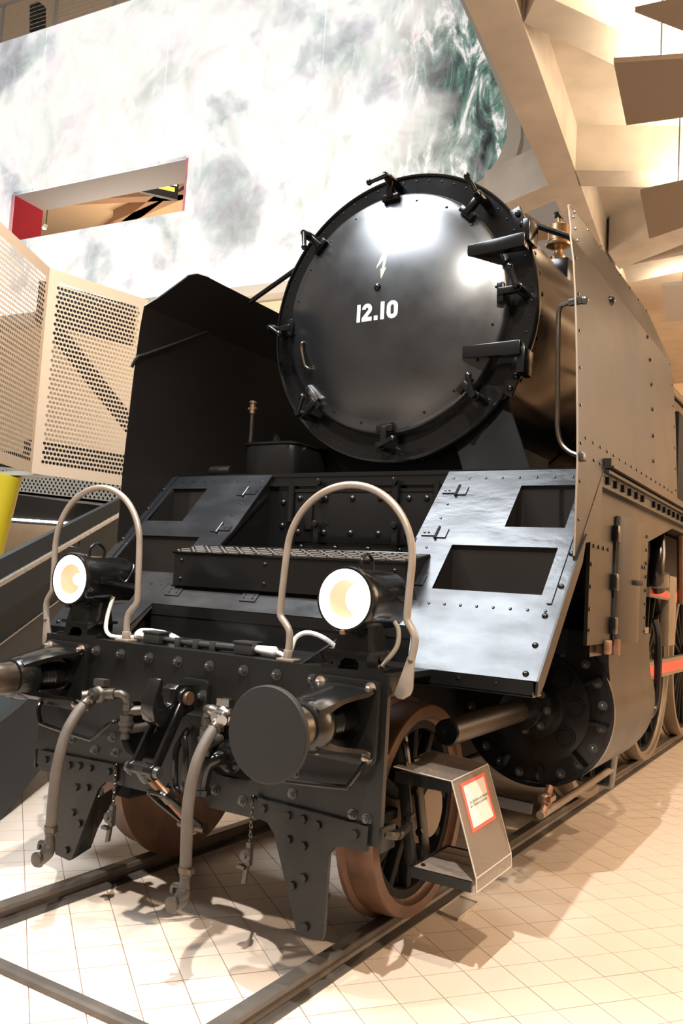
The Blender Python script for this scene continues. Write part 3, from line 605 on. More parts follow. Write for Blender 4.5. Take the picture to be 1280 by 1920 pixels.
# air hoses
for sx in (1, -1):
    path = catmull([(sx*.40, -.275, .985), (sx*.40, -.33, .945), (sx*.40, -.395, .845), (sx*.40, -.428, .70), (sx*.405, -.43, .55), (sx*.41, -.425, .40)], 8)
    hs = pb(MB().tube(path, .0255, 14), 'air_hose', 'hose')
    v = MB(); v.cyl((sx*.40, -.245, 1.012), (sx*.40, -.30, .966), .031, n=6); v.sphere((sx*.385, -.215, 1.02), .046, 14); v.cyl((sx*.385, -.215, 1.02), (sx*.30, -.20, 1.03), .026, n=14)
    v.cyl((sx*.385, -.225, 1.02), (sx*.43, -.29, 1.01), .028, .024, n=14); v.cyl((sx*.385, -.215, 1.02), (sx*.385, -.215, 1.085), .021, n=10); v.obox((sx*.385, -.215, 1.075), (.034, 0, 0), (0, .020, 0), (0, 0, .016)); v.cyl((sx*.385, -.20, 1.02), (sx*.385, -.275, 1.02), .034, .030, n=16); v.cyl((sx*.385, -.275, 1.02), (sx*.385, -.285, 1.02), .018, n=6)
    pb(v, 'angle_cock', 'bronze' if sx < 0 else 'steel', hs)
    p2 = MB(); p2.tube(catmull([(sx*.30, -.20, 1.03), (sx*.265, -.19, 1.03), (sx*.25, -.17, 1.0), (sx*.25, -.165, .93)], 5), .019, 10); p2.cyl((sx*.25, -.165, .985), (sx*.25, -.165, .955), .029, n=6); p2.cyl((sx*.25, -.165, .93), (sx*.25, -.165, .86), .032, n=14); p2.cyl((sx*.25, -.165, .90), (sx*.25, -.165, .885), .038, n=14)
    p2.cyl((sx*.25, -.165, .95), (sx*.20, -.10, .955), .024, n=12); p2.cyl((sx*.25, -.165, .865), (sx*.21, -.02, .87), .022, n=12); p2.cyl((sx*.25, -.165, .86), (sx*.25, -.165, .82), .022, n=12)
    pb(p2, 'pipe_tee', 'bronze', hs)
    cl = MB()
    for q in (path[3], path[-3]): 
        d = (path[4]-path[2]) if q is path[3] else (path[-2]-path[-4]); cl.lathe(q-d.normalized()*.012, d, [(0, .027), (0, .030), (.024, .030), (.024, .027)], 14)
        cl.obox(q+Vector((.034, -.008, 0)), (.010, 0, 0), (0, .013, 0), (0, 0, .010))
    pb(cl, 'hose_clamp', 'shaft', hs)
    e = path[-1]; hd = MB(); hd.cyl(e, e+Vector((0, 0, -.055)), .022, .026, n=12)
    hd.tube(catmull([e+Vector((0, 0, -.05)), e+Vector((-.004, -.01, -.085)), e+Vector((-.03, -.02, -.12)), e+Vector((-.035, -.02, -.145))], 4), [.028, .030, .031, .032, .031, .030, .029, .028, .026, .024, .021, .018, .016], 12)
    hd.tube(catmull([e+Vector((-.01, -.01, -.04)), e+Vector((-.05, -.01, -.045)), e+Vector((-.055, -.01, -.075))], 4), .011, 8)
    hd.lathe(e+Vector((-.02, -.045, -.105)), (0, -1, 0), [(0, .032), (.01, .032), (.012, .022)], 16)
    pb(hd, 'coupling_head', 'bronze', hs)
# dummy coupling chains
for sx in (1, -1):
    top = Vector((sx*.43, -.03, .64)); ch = MB()
    for k in range(9):
        c = top-Vector((0, 0, .012+k*.021)); ax = Vector((1, 0, 0)) if k % 2 else Vector((0, 1, 0))
        ch.tube([c+ax*(.007*math.cos(t))+Vector((0, 0, .014*math.sin(t))) for t in [2*math.pi*i/8 for i in range(8)]], .0032, 5, True)
    co = pb(ch, 'retaining_chain', 'shaft')
    bq = top-Vector((0, 0, .20)); du = MB(); du.obox(bq+Vector((0, 0, -.04)), (.012, 0, 0), (0, .012, 0), (0, 0, .05)); du.lathe(bq+Vector((-.004, -.012, -.045)), (0, -1, 0), [(0, .028), (.015, .028), (.018, .012), (.03, .012)], 14)
    du.obox(bq+Vector((-.012, 0, -.12)), (.011, 0, .004), (0, .008, 0), (.006, 0, .05)); du.obox(bq+Vector((-.03, -.01, -.10)), (.02, 0, 0), (0, .012, 0), (0, 0, .008))
    pb(du, 'blank_coupling', 'bronze', co); pb(MB().tube(catmull([(sx*.43, 0, .635), (sx*.43, -.03, .65), (sx*.43, -.035, .63)], 4), .008, 8), 'eye', 'black', co)
# steam heating elbow right of the coupling
el = MB(); el.lathe((.27, -.0, .80), (0, -1, 0), [(0, .075), (.018, .075), (.02, .06), (.03, .06)], 24); el.tube(catmull([(.27, -.02, .80), (.262, -.09, .80), (.235, -.13, .775), (.22, -.14, .70), (.22, -.14, .66)], 6), .036, 14); el.lathe((.22, -.14, .665), (0, 0, -1), [(0, .045), (.025, .045)], 18)
eo = pb(el, 'steam_heat_elbow', 'black')
for k in range(4):
    t = math.pi/4+k*math.pi/2; put('bolt', BOLT, eo, place((.27+.06*math.cos(t), -.018, .80+.06*math.sin(t)), s=.6))

# ---- headlamps and their guards
for sx in (1, -1):
    X, Z = .86*sx, 1.556
    bd = MB().lathe((X, .33, Z), (0, -1, 0), [(0, .11), (.008, .125), (.02, .132), (.30, .132), (.302, .139), (.335, .139), (.337, .143), (.372, .143), (.385, .138), (.385, .128), (.33, .128), (.33, .125), (.02, .10)], 44)
    lo = pb(bd, 'headlamp', 'black')
    pb(MB().lathe((X, .02, Z), (0, -1, 0), [(.075, .128), (.070, .085), (.068, .080)], 40, caps=False), 'reflector_rim', 'lamp_glow', lo, recalc=False)
    pb(MB().lathe((X, .02, Z), (0, -1, 0), [(.070, .083), (.02, .082), (-.05, .07)], 36, caps=False), 'reflector_barrel', 'lampin', lo, recalc=False)
    pb(MB().lathe((X, .02, Z), (0, -1, 0), [(-.05, .072), (-.055, .0)], 30), 'reflector_bowl', 'lamp_glow', lo, recalc=False)
    pb(MB().sphere((X+.015, .0, Z), .034, 16), 'bulb', 'bulb', lo)
    pb(MB().tube(catmull([(X-.0, .07, Z+.132), (X, .075, Z+.175), (X, .12, Z+.20), (X, .17, Z+.175), (X, .175, Z+.132)], 5), .008, 8), 'carry_handle', 'black', lo)
    pb(MB().tube(catmull([(X+.128, .18, Z+.02), (X+.155, .20, Z+.0), (X+.155, .25, Z+.07), (X+.13, .27, Z+.10), (X+.12, .26, Z+.06)], 4), .006, 6), 'spring_clip', 'black', lo)
    ft = MB(); ft.box(X+sx*-.155, X-sx*.125, .03, .12, Z-.015, Z+.02); ft.box(X-.012, X+.012, -.06, -.03, Z-.152, Z-.132); pb(ft, 'catch', 'copper' if sx > 0 else 'black', lo, bevel=.004)
    pd = MB(); pd.add([(X+a*.085, .11+b_*.085, 1.335) for a, b_ in ((-1, -1), (1, -1), (1, 1), (-1, 1))]+[(X+a*.068, .11+b_*.07, 1.45) for a, b_ in ((-1, -1), (1, -1), (1, 1), (-1, 1))], [(0, 1, 5, 4), (1, 2, 6, 5), (2, 3, 7, 6), (3, 0, 4, 7), (4, 5, 6, 7), (3, 2, 1, 0)])
    pd.box(X-.105, X+.105, .005, .215, 1.322, 1.337)
    pb(pd, 'pedestal', 'black', lo)
    ba = MB(); arch = [(X-.085, .02, 1.262), (X-.085, .02, 1.322), (X+.085, .02, 1.322), (X+.085, .02, 1.262), (X+.048, .02, 1.262), (X+.045, .02, 1.285), (X+.025, .02, 1.300), (X-.025, .02, 1.300), (X-.045, .02, 1.285), (X-.048, .02, 1.262)]
    ba.plate(arch, (0, .18, 0)); ba.box(X-.14, X-.05, .01, .20, 1.253, 1.268); ba.box(X+.05, X+.17, .01, .20, 1.253, 1.268); ba.cyl((X-.11, .05, 1.268), (X-.11, .05, 1.278), .014, n=6); ba.cyl((X+.14, .06, 1.268), (X+.14, .06, 1.278), .014, n=6)
    pb(ba, 'lamp_base', 'black', lo)
    if sx > 0: pb(MB().tube(catmull([(X+.11, .20, Z-.09), (X+.135, .20, Z-.13), (X+.14, .18, Z-.20), (X+.10, .15, Z-.27), (X+.07, .12, Z-.30)], 6), .011, 8), 'conduit', 'guard', lo)
    arc = [(.795+.325*math.cos(math.radians(a)), 1.735+.325*math.sin(math.radians(a))) for a in range(180, -1, -15)]
    pts = [(.513, 1.262), (.517, 1.34), (.512, 1.39), (.486, 1.425), (.458, 1.455), (.456, 1.50), (.462, 1.62)]+arc+[(1.115, 1.62), (1.110, 1.51), (1.113, 1.48), (1.140, 1.44), (1.152, 1.41), (1.150, 1.37), (1.140, 1.32)]
    go = pb(MB().tube(catmull([(sx*x, .05, z) for x, z in pts], 3), .0165, 12), 'lamp_guard', 'guard')
    pd2 = [(1.157, 1.335), (1.155, 1.20), (1.145, 1.175), (1.115, 1.155), (1.085, 1.155), (1.07, 1.17), (1.10, 1.26), (1.125, 1.335)]
    pb(MB().plate([(sx*x, .043, z) for x, z in pd2], (0, .014, 0)), 'flattened_foot', 'guard', go, bevel=.004)
    pb(MB().box(sx*.47, sx*.565, .02, .085, 1.253, 1.266).cyl((sx*.513, .05, 1.262), (sx*.515, .05, 1.305), .024, n=6), 'foot_plate', 'guard', go, bevel=.003)
# ---- lit cable set lying on the beam deck (modern wiring)
cs = empty('wiring_set', (.0, .12, 1.253), 'black junction boxes and white cable lying on the beam between the lamps', 'cable')
for x in (-.36, .235):
    q = MB(); q.box(x-.055, x+.055, .07, .15, 1.255, 1.315); q.box(x-.06, x+.06, .065, .155, 1.305, 1.318); pb(q, 'junction_box', 'cable', cs, bevel=.005)
pb(MB().tube([(-.305, .11, 1.28), (-.15, .11, 1.275), (-.14, .11, 1.275), (.18, .11, 1.28)], [.014, .014, .019, .019], 10), 'black_cable', 'cable', cs)
for x in (-.20, -.08, .03): pb(MB().box(x-.016, x+.016, .088, .132, 1.253, 1.298), 'cable_clip', 'nut', cs, bevel=.003)
pb(MB().box(-.17, .09, .27, .35, 1.253, 1.275), 'junction_box', 'cable', cs, bevel=.004)
pb(MB().tube(catmull([(-.41, .11, 1.29), (-.47, .12, 1.285), (-.53, .15, 1.29), (-.55, .20, 1.30), (-.50, .24, 1.30), (-.40, .25, 1.29), (-.28, .22, 1.265)], 6), .016, 10), 'white_cable', 'white', cs)
pb(MB().tube(catmull([(-.41, .11, 1.285), (-.45, .11, 1.29), (-.50, .12, 1.285)], 4), .024, 10), 'white_plug', 'white', cs)
pb(MB().tube([(.29, .11, 1.285), (.35, .10, 1.285), (.41, .09, 1.285), (.42, .09, 1.285)], [.018, .021, .024, .016], 10), 'white_plug', 'white', cs)
pb(MB().tube(catmull([(.42, .09, 1.285), (.46, .085, 1.275), (.50, .08, 1.262), (.505, .085, 1.30), (.52, .10, 1.36), (.57, .12, 1.385), (.65, .14, 1.365), (.74, .15, 1.31), (.78, .15, 1.275)], 6), .011, 8), 'white_cable', 'white', cs)
pb(MB().tube(catmull([(-.76, .17, 1.47), (-.755, .15, 1.42), (-.75, .13, 1.36), (-.72, .10, 1.30), (-.64, .06, 1.272), (-.56, .06, 1.27), (-.50, .09, 1.275)], 6), .011, 8), 'white_cable', 'white', cs)

# ---- sloping front aprons with step recesses
def ap(x, y, off=0.0): return Vector((x, y, sz(y)))+SN*off
for sx in (1, -1):
    hA = [(1.13, 1.078), (1.452, 1.078), (1.452, 1.308), (1.13, 1.308)]; hB = [(.88, .758), (1.452, .758), (1.452, .978), (.88, .978)]
    outl = [(.936, .417), (1.555, .417), (1.555, 1.407), (.648, 1.407), (.648, .915), (.866, .655), (.866, .584)]
    ao = pb(MB().plate([ap(sx*x, y) for x, y in outl], -SN*.010, [[ap(sx*x, y) for x, y in hA], [ap(sx*x, y) for x, y in hB]]), 'front_apron', 'plate', smooth=False)
    for h in (hA, hB):
        (x0, y0), (x1, y1) = h[0], h[2]; r = MB()
        za, zb_ = sz(y0), sz(y1); P = lambda x, y, z: (sx*x, y, z)
        r.add([P(x0, y0, za-.02), P(x1, y0, za-.02), P(x1, y1+.02, za-.02), P(x0, y1+.02, za-.02), P(x1, y1+.02, zb_), P(x0, y1+.02, zb_), P(x0, y0, za-.0), P(x1, y0, za)],
              [(0, 1, 2, 3), (3, 2, 4, 5), (0, 3, 5, 6), (1, 7, 4, 2), (0, 6, 7, 1)])
        pb(r, 'step_recess', 'side', ao, smooth=False, recalc=False)
    s = MB(); s.plate([ap(sx*1.49, .72, .001), ap(sx*1.512, .72, .001), ap(sx*1.512, 1.40, .001), ap(sx*1.49, 1.40, .001)], SN*.006); pb(s, 'edge_angle', 'plate', ao, smooth=False)
    s = MB(); s.plate([(sx*1.555, .417, 1.253), (sx*1.555, .92, sz(.92)), (sx*1.555, 1.08, sz(1.08)-.03), (sx*1.555, 1.02, sz(1.02)-.11), (sx*1.555, .50, 1.235), (sx*1.555, .46, 1.205), (sx*1.555, .41, 1.19)], (sx*.010, 0, 0)); pb(s, 'side_flange', 'side', ao)
    s = MB(); s.box(sx*.94, sx*1.545, .408, .42, 1.188, 1.25); s.box(sx*.94, sx*1.545, .408, .52, 1.182, 1.192); pb(s, 'front_lip', 'black', ao, smooth=False)
    for y in (1.277, 1.035, .791):
        hg = MB(); a = Vector((sx*1, 0, 0)); v = Vector((0, AX, AZ)).normalized()
        hg.obox(ap(sx*.72, y, .004), a*.045, v*.022, SN*.003); hg.obox(ap(sx*.795, y, .004), a*.028, v*.035, SN*.003); hg.cyl(ap(sx*.765, y, .008)-v*.045, ap(sx*.765, y, .008)+v*.045, .008, n=8)
        for dx in (-.03, -.005): hg.sphere(ap(sx*(.72+dx), y, .008), .007, 8)
        pb(hg, 'hinge', 'plate', ao)
    rv = [ap(sx*x, 1.355) for x in [.70+.1*k for k in range(9)]]+[ap(sx*x, .69) for x in [.90+.085*k for k in range(8)]]+[ap(sx*.74, y) for y in (.88, .96, 1.12, 1.2)]
    rivets('rivets', rv, SN, ao, .009)
    for y in (1.30, 1.16, .95, .80, .67, .55, .44): put('round_bolt', DOME, ao, place(ap(sx*(1.53 if y > .7 else 1.50), y), SN, .75))
    rv = [(sx*x, .408, 1.235) for x in (1.02, 1.2, 1.38)]; rivets('lip_rivets', rv, (0, -1, 0), ao, .012)
    # bracket and body behind the apron so that no daylight shows through
    bb = MB(); bb.plate([(sx*.95, .46, 1.19), (sx*.95, 1.40, 1.19), (sx*.95, 1.40, 1.50), (sx*.95, .80, 1.50)], (sx*.02, 0, 0)); pb(bb, 'bracket', 'matte', ao, smooth=False)
# centre step box, tread and lower apron
cb = pb(MB().plate([(-.777, .652, 1.735), (-.777, .652, 1.55), (-.777, .69, 1.53), (-.777, .92, 1.785)], (1.554, 0, 0)), 'centre_step_box', 'black', smooth=False)
td = MB(); td.plate([(-.785, .644, 1.737), (-.785, .92, 1.790), (-.66, .925, 1.795), (.60, .925, 1.795), (.785, .92, 1.790), (.785, .644, 1.737)], (0, -.006, .012)); tr = pb(td, 'tread_plate', 'black', cb, smooth=False)
ck = MB()
for i in range(26):
    for j in range(4):
        x = -.76+i*.06; y = .668+j*.06; z = 1.7545+(y-.644)*.192
        d = Vector((.020, .016 if (i+j) % 2 else -.016, .003 if (i+j) % 2 else -.003)); ck.obox((x, y-.004, z), d, Vector((-d.y, d.x, 0)).normalized()*.004, (0, 0, .003))
M['chequer'] = mat('worn_chequer_ridges', (0.62, 0.60, 0.58), 0.3, metal=0.8)
tag(pb(ck, 'chequer_pattern', 'chequer', cb, smooth=False), kind='stuff')
for x in (-.72, -.1, .72):
    for z in (1.70, 1.59): put('round_bolt', DOME, cb, place((x, .652, z), s=.6))
la = pb(MB().plate([ap(-.866, .584), ap(.866, .584), ap(.866, .70), ap(-.866, .70)], -SN*.01), 'lower_apron', 'plate', smooth=False)
s = MB(); s.box(-.866, .866, .584, .60, 1.253, 1.43); pb(s, 'apron_front', 'black', la, smooth=False)
pb(MB().box(-.866, .866, .578, .585, 1.372, 1.378), 'seam', 'black', la, smooth=False)
for x in (-.761, -.194, .38):
    hg = MB(); v = Vector((0, AX, AZ)).normalized(); hg.obox(ap(x, .655, .004), (.055, 0, 0), v*.035, SN*.003); hg.cyl(ap(x-.05, .685, .01), ap(x+.05, .685, .01), .008, n=8)
    for dx, dv in ((-.03, -.012), (.03, -.012), (-.03, .014), (.03, .014)): hg.sphere(ap(x+dx, .655, .007)+v*dv, .007, 8)
    pb(hg, 'hinge', 'plate', la)
pb(MB().plate([(.60, .02, 1.253), (.60, .58, 1.253), (.60, .58, 1.43), (.60, .55, 1.43)], (.014, 0, 0)), 'gusset', 'plate', la, smooth=False)
# platform front wall with the riveted inspection door
pw = pb(MB().box(-.66, .66, 1.407, 1.42, 1.72, 2.30), 'platform_front_wall', 'black', smooth=False)
dr_ = pb(MB().box(-.44, .56, 1.385, 1.41, 1.87, 2.20), 'inspection_door', 'black', pw, bevel=.006)
pb(MB().box(-.66, .66, 1.380, 1.41, 2.235, 2.262).box(-.44, .56, 1.378, 1.40, 2.195, 2.215), 'ledge', 'black', pw, smooth=False)
for z, xs, y in ((2.155, (-.40, -.2, 0, .2, .40, .52), 1.385), (1.935, (-.40, -.2, 0, .2, .40, .52), 1.385), (1.84, (-.38, -.12, .12, .34), 1.407), (2.13, (-.545,), 1.407), (1.975, (-.545,), 1.407), (2.09, (.61,), 1.407), (1.95, (.62,), 1.407)):
    for x in xs: put('round_bolt', DOME, pw, place((x, y, z), s=1.0))
for x, z in ((-.23, 2.20), (.32, 2.20), (-.24, 1.93), (.33, 1.93)):
    q = MB(); q.box(x-.02, x+.02, 1.345, 1.39, z-.07, z+.06); q.cyl((x, 1.35, z+.055), (x, 1.32, z+.055), .022, n=12); pb(q, 'door_latch', 'black', pw, bevel=.006)
for x in (.585, -.47): pb(MB().cyl((x, 1.385, 2.0), (x, 1.385, 2.24), .026, n=14).cyl((x, 1.385, 2.24), (x, 1.385, 2.26), .016, n=10), 'hinge_post', 'black', pw)
pb(MB().box(-.35, -.29, 1.37, 1.39, 1.95, 2.12), 'pull_bar', 'black', pw, bevel=.006)
for sx in (1, -1):
    w_ = MB(); w_.plate([(sx*.655, .92, 1.78), (sx*.655, 1.41, 1.70), (sx*.655, 1.41, 2.31), (sx*.655, 1.40, 2.31)], (sx*.012, 0, 0)); pb(w_, 'cheek_plate', 'black', pw, smooth=False)
    pb(MB().bar((sx*.65, .93, 1.815), (sx*.65, 1.36, 2.17), .012, .02), 'diagonal_rib', 'black', pw, smooth=False)
for x in (-.60, -.52, -.43, -.34): put('round_bolt', DOME, pw, place((x, 1.40, 1.80), s=1.0))
pf = pb(MB().box(-1.55, 1.55, 1.40, 13.6, 2.30, 2.325), 'running_platform', 'black', smooth=False)
fr_ = pb(MB().box(-.55, -.50, .05, 12, .55, 1.2).box(.50, .55, .05, 12, .55, 1.2).box(-.5, .5, .9, 1.0, .6, 1.2).box(-.64, .64, 1.45, 13, 1.3, 2.25), 'main_frame', 'matte', smooth=False)

# ---- smokebox, door, boiler
SC = Vector((0, 1.817, 3.449))
sb = pb(MB().lathe(SC, (0, 1, 0), [(0, .80), (0, .985), (-.012, .987), (-.014, .998), (-.006, 1.006), (.02, 1.008), (.05, 1.004), (.052, .990), (1.55, .990), (1.552, 1.0), (1.63, 1.0), (1.632, .985), (10.6, .985)], 96), 'smokebox', 'black')
rv = [SC+Vector((.955*math.cos(t), -.0, .955*math.sin(t))) for t in [2*math.pi*k/60 for k in range(60)]]; rivets('ring_rivets', rv, (0, -1, 0), sb, .008)
b_ = MB()
for k in range(44):
    t = 2*math.pi*(k+.5)/44; n_ = Vector((math.cos(t), 0, math.sin(t))); b_.lathe(SC+n_*.988+Vector((0, .10, 0)), n_, [(0, .017), (.012, .014), (.017, 0)], 8)
o = b_.build('barrel_rivets', 'black', sb); o['kind'] = 'stuff'
DC = Vector((0, 1.75, 3.458)); RD = .832
def dome_y(x, z):
    r = math.hypot(x-DC.x, z-DC.z); t = min(r/.79, 1); return 1.757-.195*(1-t*t)**.85 if r < .79 else 1.757
prof = [(.07, RD), (.012, RD+.004), (-.006, RD-.002), (-.018, RD-.018), (-.022, .795)]
for k in range(1, 15):
    r = .79*(1-k/14); prof.append((dome_y(r, DC.z)-1.75-.022, max(r, 0)))
door = pb(MB().lathe(DC, (0, 1, 0), prof, 112), 'smokebox_door', 'door')
def dsurf(x, z): return dome_y(x, z)-.022
rv = [Vector((DC.x+.765*math.cos(t), dsurf(.765, DC.z), DC.z+.765*math.sin(t))) for t in [2*math.pi*(k+.3)/20 for k in range(20)]]; rivets('door_rivets', rv, (0, -1, 0), door, .012)
# clamps
for k in range(8):
    t = math.radians(92-45*k); c, s_ = math.cos(t), math.sin(t); Rm = Matrix(((c, 0, -s_), (0, 1, 0), (s_, 0, c)))   # x = radial, z = tangential
    T = lambda x, y, z: DC+Rm @ Vector((x, y, z))
    cm = MB(); ra, ta = Rm @ Vector((1, 0, 0)), Rm @ Vector((0, 0, 1)); ya = Vector((0, 1, 0))
    cm.cyl(T(.925, .06, 0), T(.925, -.10, 0), .030, n=14); cm.obox(T(.865, -.055, 0), ra*.075, ta*.022, ya*.022); cm.obox(T(.80, -.045, 0), ra*.022, ta*.062, ya*.020)
    co = pb(cm, 'door_clamp', 'black', door, bevel=.005)
    a = math.radians(random.choice((-60, -20, 35, 75, 110))); hd = ra*math.cos(a)*-.10+ta*math.sin(a)*.10
    hm = MB(); p0_ = T(.925, -.10, 0); hm.cyl(p0_, p0_-ya*.045, .024, .020, n=12); hm.tube([p0_-ya*.03, p0_-ya*.045+hd*.9, p0_-ya*.05+hd*1.15], [.019, .016, .018], 10); hm.sphere(p0_-ya*.05+hd*1.18, .023, 10)
    pb(hm, 'clamp_handle', 'black', door)
# hinges
for z, tilt in ((3.79, .01), (3.115, -.01)):
    hm = MB(); ys = dsurf(.56, z)-.015
    hm.add([(.575, 1.660, z-.048-tilt), (.575, 1.70, z-.048-tilt), (.575, 1.70, z+.030-tilt), (.575, 1.660, z+.030-tilt), (.965, 1.630, z-.055), (.965, 1.72, z-.055), (.965, 1.72, z+.035), (.965, 1.630, z+.035)], [(0, 1, 2, 3), (4, 7, 6, 5), (0, 4, 5, 1), (1, 5, 6, 2), (2, 6, 7, 3), (3, 7, 4, 0)])
    ho = pb(hm, 'hinge_strap', 'black', door, bevel=.008)
    s2 = 1 if z > 3.5 else -1
    lug = MB(); lug.box(.935, .985, 1.66, 1.82, z-.01 if s2 > 0 else z-.16, z+.13 if s2 > 0 else z+.0); lug.plate([(.965, 1.81, z+s2*.03), (.87, 1.81, z+s2*.28), (.80, 1.81, z+s2*.25), (.88, 1.81, z+s2*.02)], (0, -.03, 0))
    pb(lug, 'hinge_lug', 'black', door, bevel=.005)
    for k in range(3): q = Vector((.93-.035*k, 1.778, z+s2*(.075+.075*k))); put('round_bolt', DOME, door, place(q, s=1.1))
pb(MB().tube(catmull([(-.635, 1.70, 3.30), (-.65, 1.655, 3.295), (-.655, 1.65, 3.25), (-.615, 1.645, 3.13), (-.58, 1.65, 3.10), (-.565, 1.69, 3.10)], 5), .011, 8), 'door_handle', 'shaft', door)
put('round_bolt', DOME, door, place((0, dsurf(0, 3.575), 3.575), s=1.25))
stp = MB(); stp.obox((-.575, 1.705, 2.93), (.05, -.01, -.055), (.018, 0, .016), (0, .018, 0)); pb(stp, 'stop_block', 'steel', door, bevel=.004)
stp = MB(); stp.plate([(-.93, 1.80, 3.22), (-.90, 1.74, 3.20), (-.88, 1.74, 3.14), (-.93, 1.80, 3.12)], (.02, -.02, 0)); pb(stp, 'stop_bracket', 'black', door)
# painted number and high-voltage flash
def stroke(poly): return poly
W_, H_ = .052, .118
def glyph(c, x0, z0):
    t = .0265
    if c == '1': return [[(x0, z0), (x0+t, z0), (x0+t, z0+H_), (x0, z0+H_)]], []
    if c == '.': return [[(x0, z0), (x0+t, z0), (x0+t, z0+t*1.1), (x0, z0+t*1.1)]], []
    if c == '0':
        w0 = .078
        def oval(i): 
            a, b = w0/2-i, H_/2-i; r = max(a*1.0, .004); out = []
            for cx, cz, an in ((a-r, -(b-r), -90), (a-r, b-r, 0), (-(a-r), b-r, 90), (-(a-r), -(b-r), 180)):
                for k in range(7): q = math.radians(an+15*k); out.append((x0+w0/2+cx+r*math.cos(q), z0+H_/2+cz+r*math.sin(q)))
            return out
        return [oval(0)], [oval(t)]
    if c == '2':
        w0 = .076; R1 = w0/2; cz = z0+H_-R1; cx = x0+w0/2
        outer_ = [(cx+R1*math.cos(math.radians(a)), cz+R1*math.sin(math.radians(a))) for a in range(180, -31, -15)]
        inner_ = [(cx+(R1-t)*math.cos(math.radians(a)), cz+(R1-t)*math.sin(math.radians(a))) for a in range(-30, 181, 15)]
        return [outer_+[(x0+.040, z0+t), (x0+w0, z0+t), (x0+w0, z0), (x0, z0), (x0, z0+t*.9)]+inner_], []
gx = {'a': -.138}
nm = MB()
for c, x0 in (('1', -.148), ('2', -.107), ('.', -.013), ('1', .035), ('0', .081)):
    o_, h_ = glyph(c, x0, 3.352)
    d3 = lambda q: Vector((q[0], dsurf(q[0], q[1])-.0012, q[1]))
    nm.plate([d3(q) for q in o_[0]], (0, .002, 0), [[d3(q) for q in h] for h in h_])
tag(pb(nm, 'engine_number', 'paintw', door, smooth=False), 'white painted number 12.10')
fl_ = [(.005, 3.90), (.030, 3.90), (.012, 3.80), (.055, 3.855), (.035, 3.705), (.050, 3.705), (.020, 3.63), (.008, 3.70), (.020, 3.705), (.022, 3.765), (-.025, 3.71)]
tag(pb(MB().plate([Vector((x, dsurf(x, z)-.0012, z)) for x, z in fl_], (0, .002, 0)), 'lightning_flash', 'painty', door, smooth=False), 'pale yellow high-voltage lightning arrow')
# saddle below the smokebox
pb(MB().box(-.62, .62, 2.0, 3.3, 2.3, 2.75), 'smokebox_saddle', 'matte', smooth=False)
pb(MB().plate([(.55, 1.88, 2.32), (1.0, 1.88, 2.32), (.80, 1.88, 2.85), (.45, 1.88, 2.60)], (0, .02, 0)), 'saddle_web', 'matte', smooth=False)
# chime valve and fittings on the boiler shoulder
fx = Vector((.66, 3.20, 4.19)); ft = MB(); ft.lathe(fx, (0, 0, 1), [(0, .05), (.06, .05), (.09, .06), (.12, .035), (.15, .035), (.18, .095), (.195, .098), (.20, .078), (.215, .078), (.22, .082), (.34, .082), (.352, .07), (.36, .02), (.42, .02)], 28)
wv = pb(ft, 'steam_valve', 'brass'); pb(MB().box(fx.x-.10, fx.x+.12, fx.y-.1, fx.y+.1, fx.z-.14, fx.z+.05), 'valve_base', 'black', wv, bevel=.02)
pb(MB().tube(catmull([fx+Vector((.01, 0, .40)), fx+Vector((-.02, 0, .45)), fx+Vector((-.04, 0, .42))], 4), .022, 8), 'lever', 'black', wv)

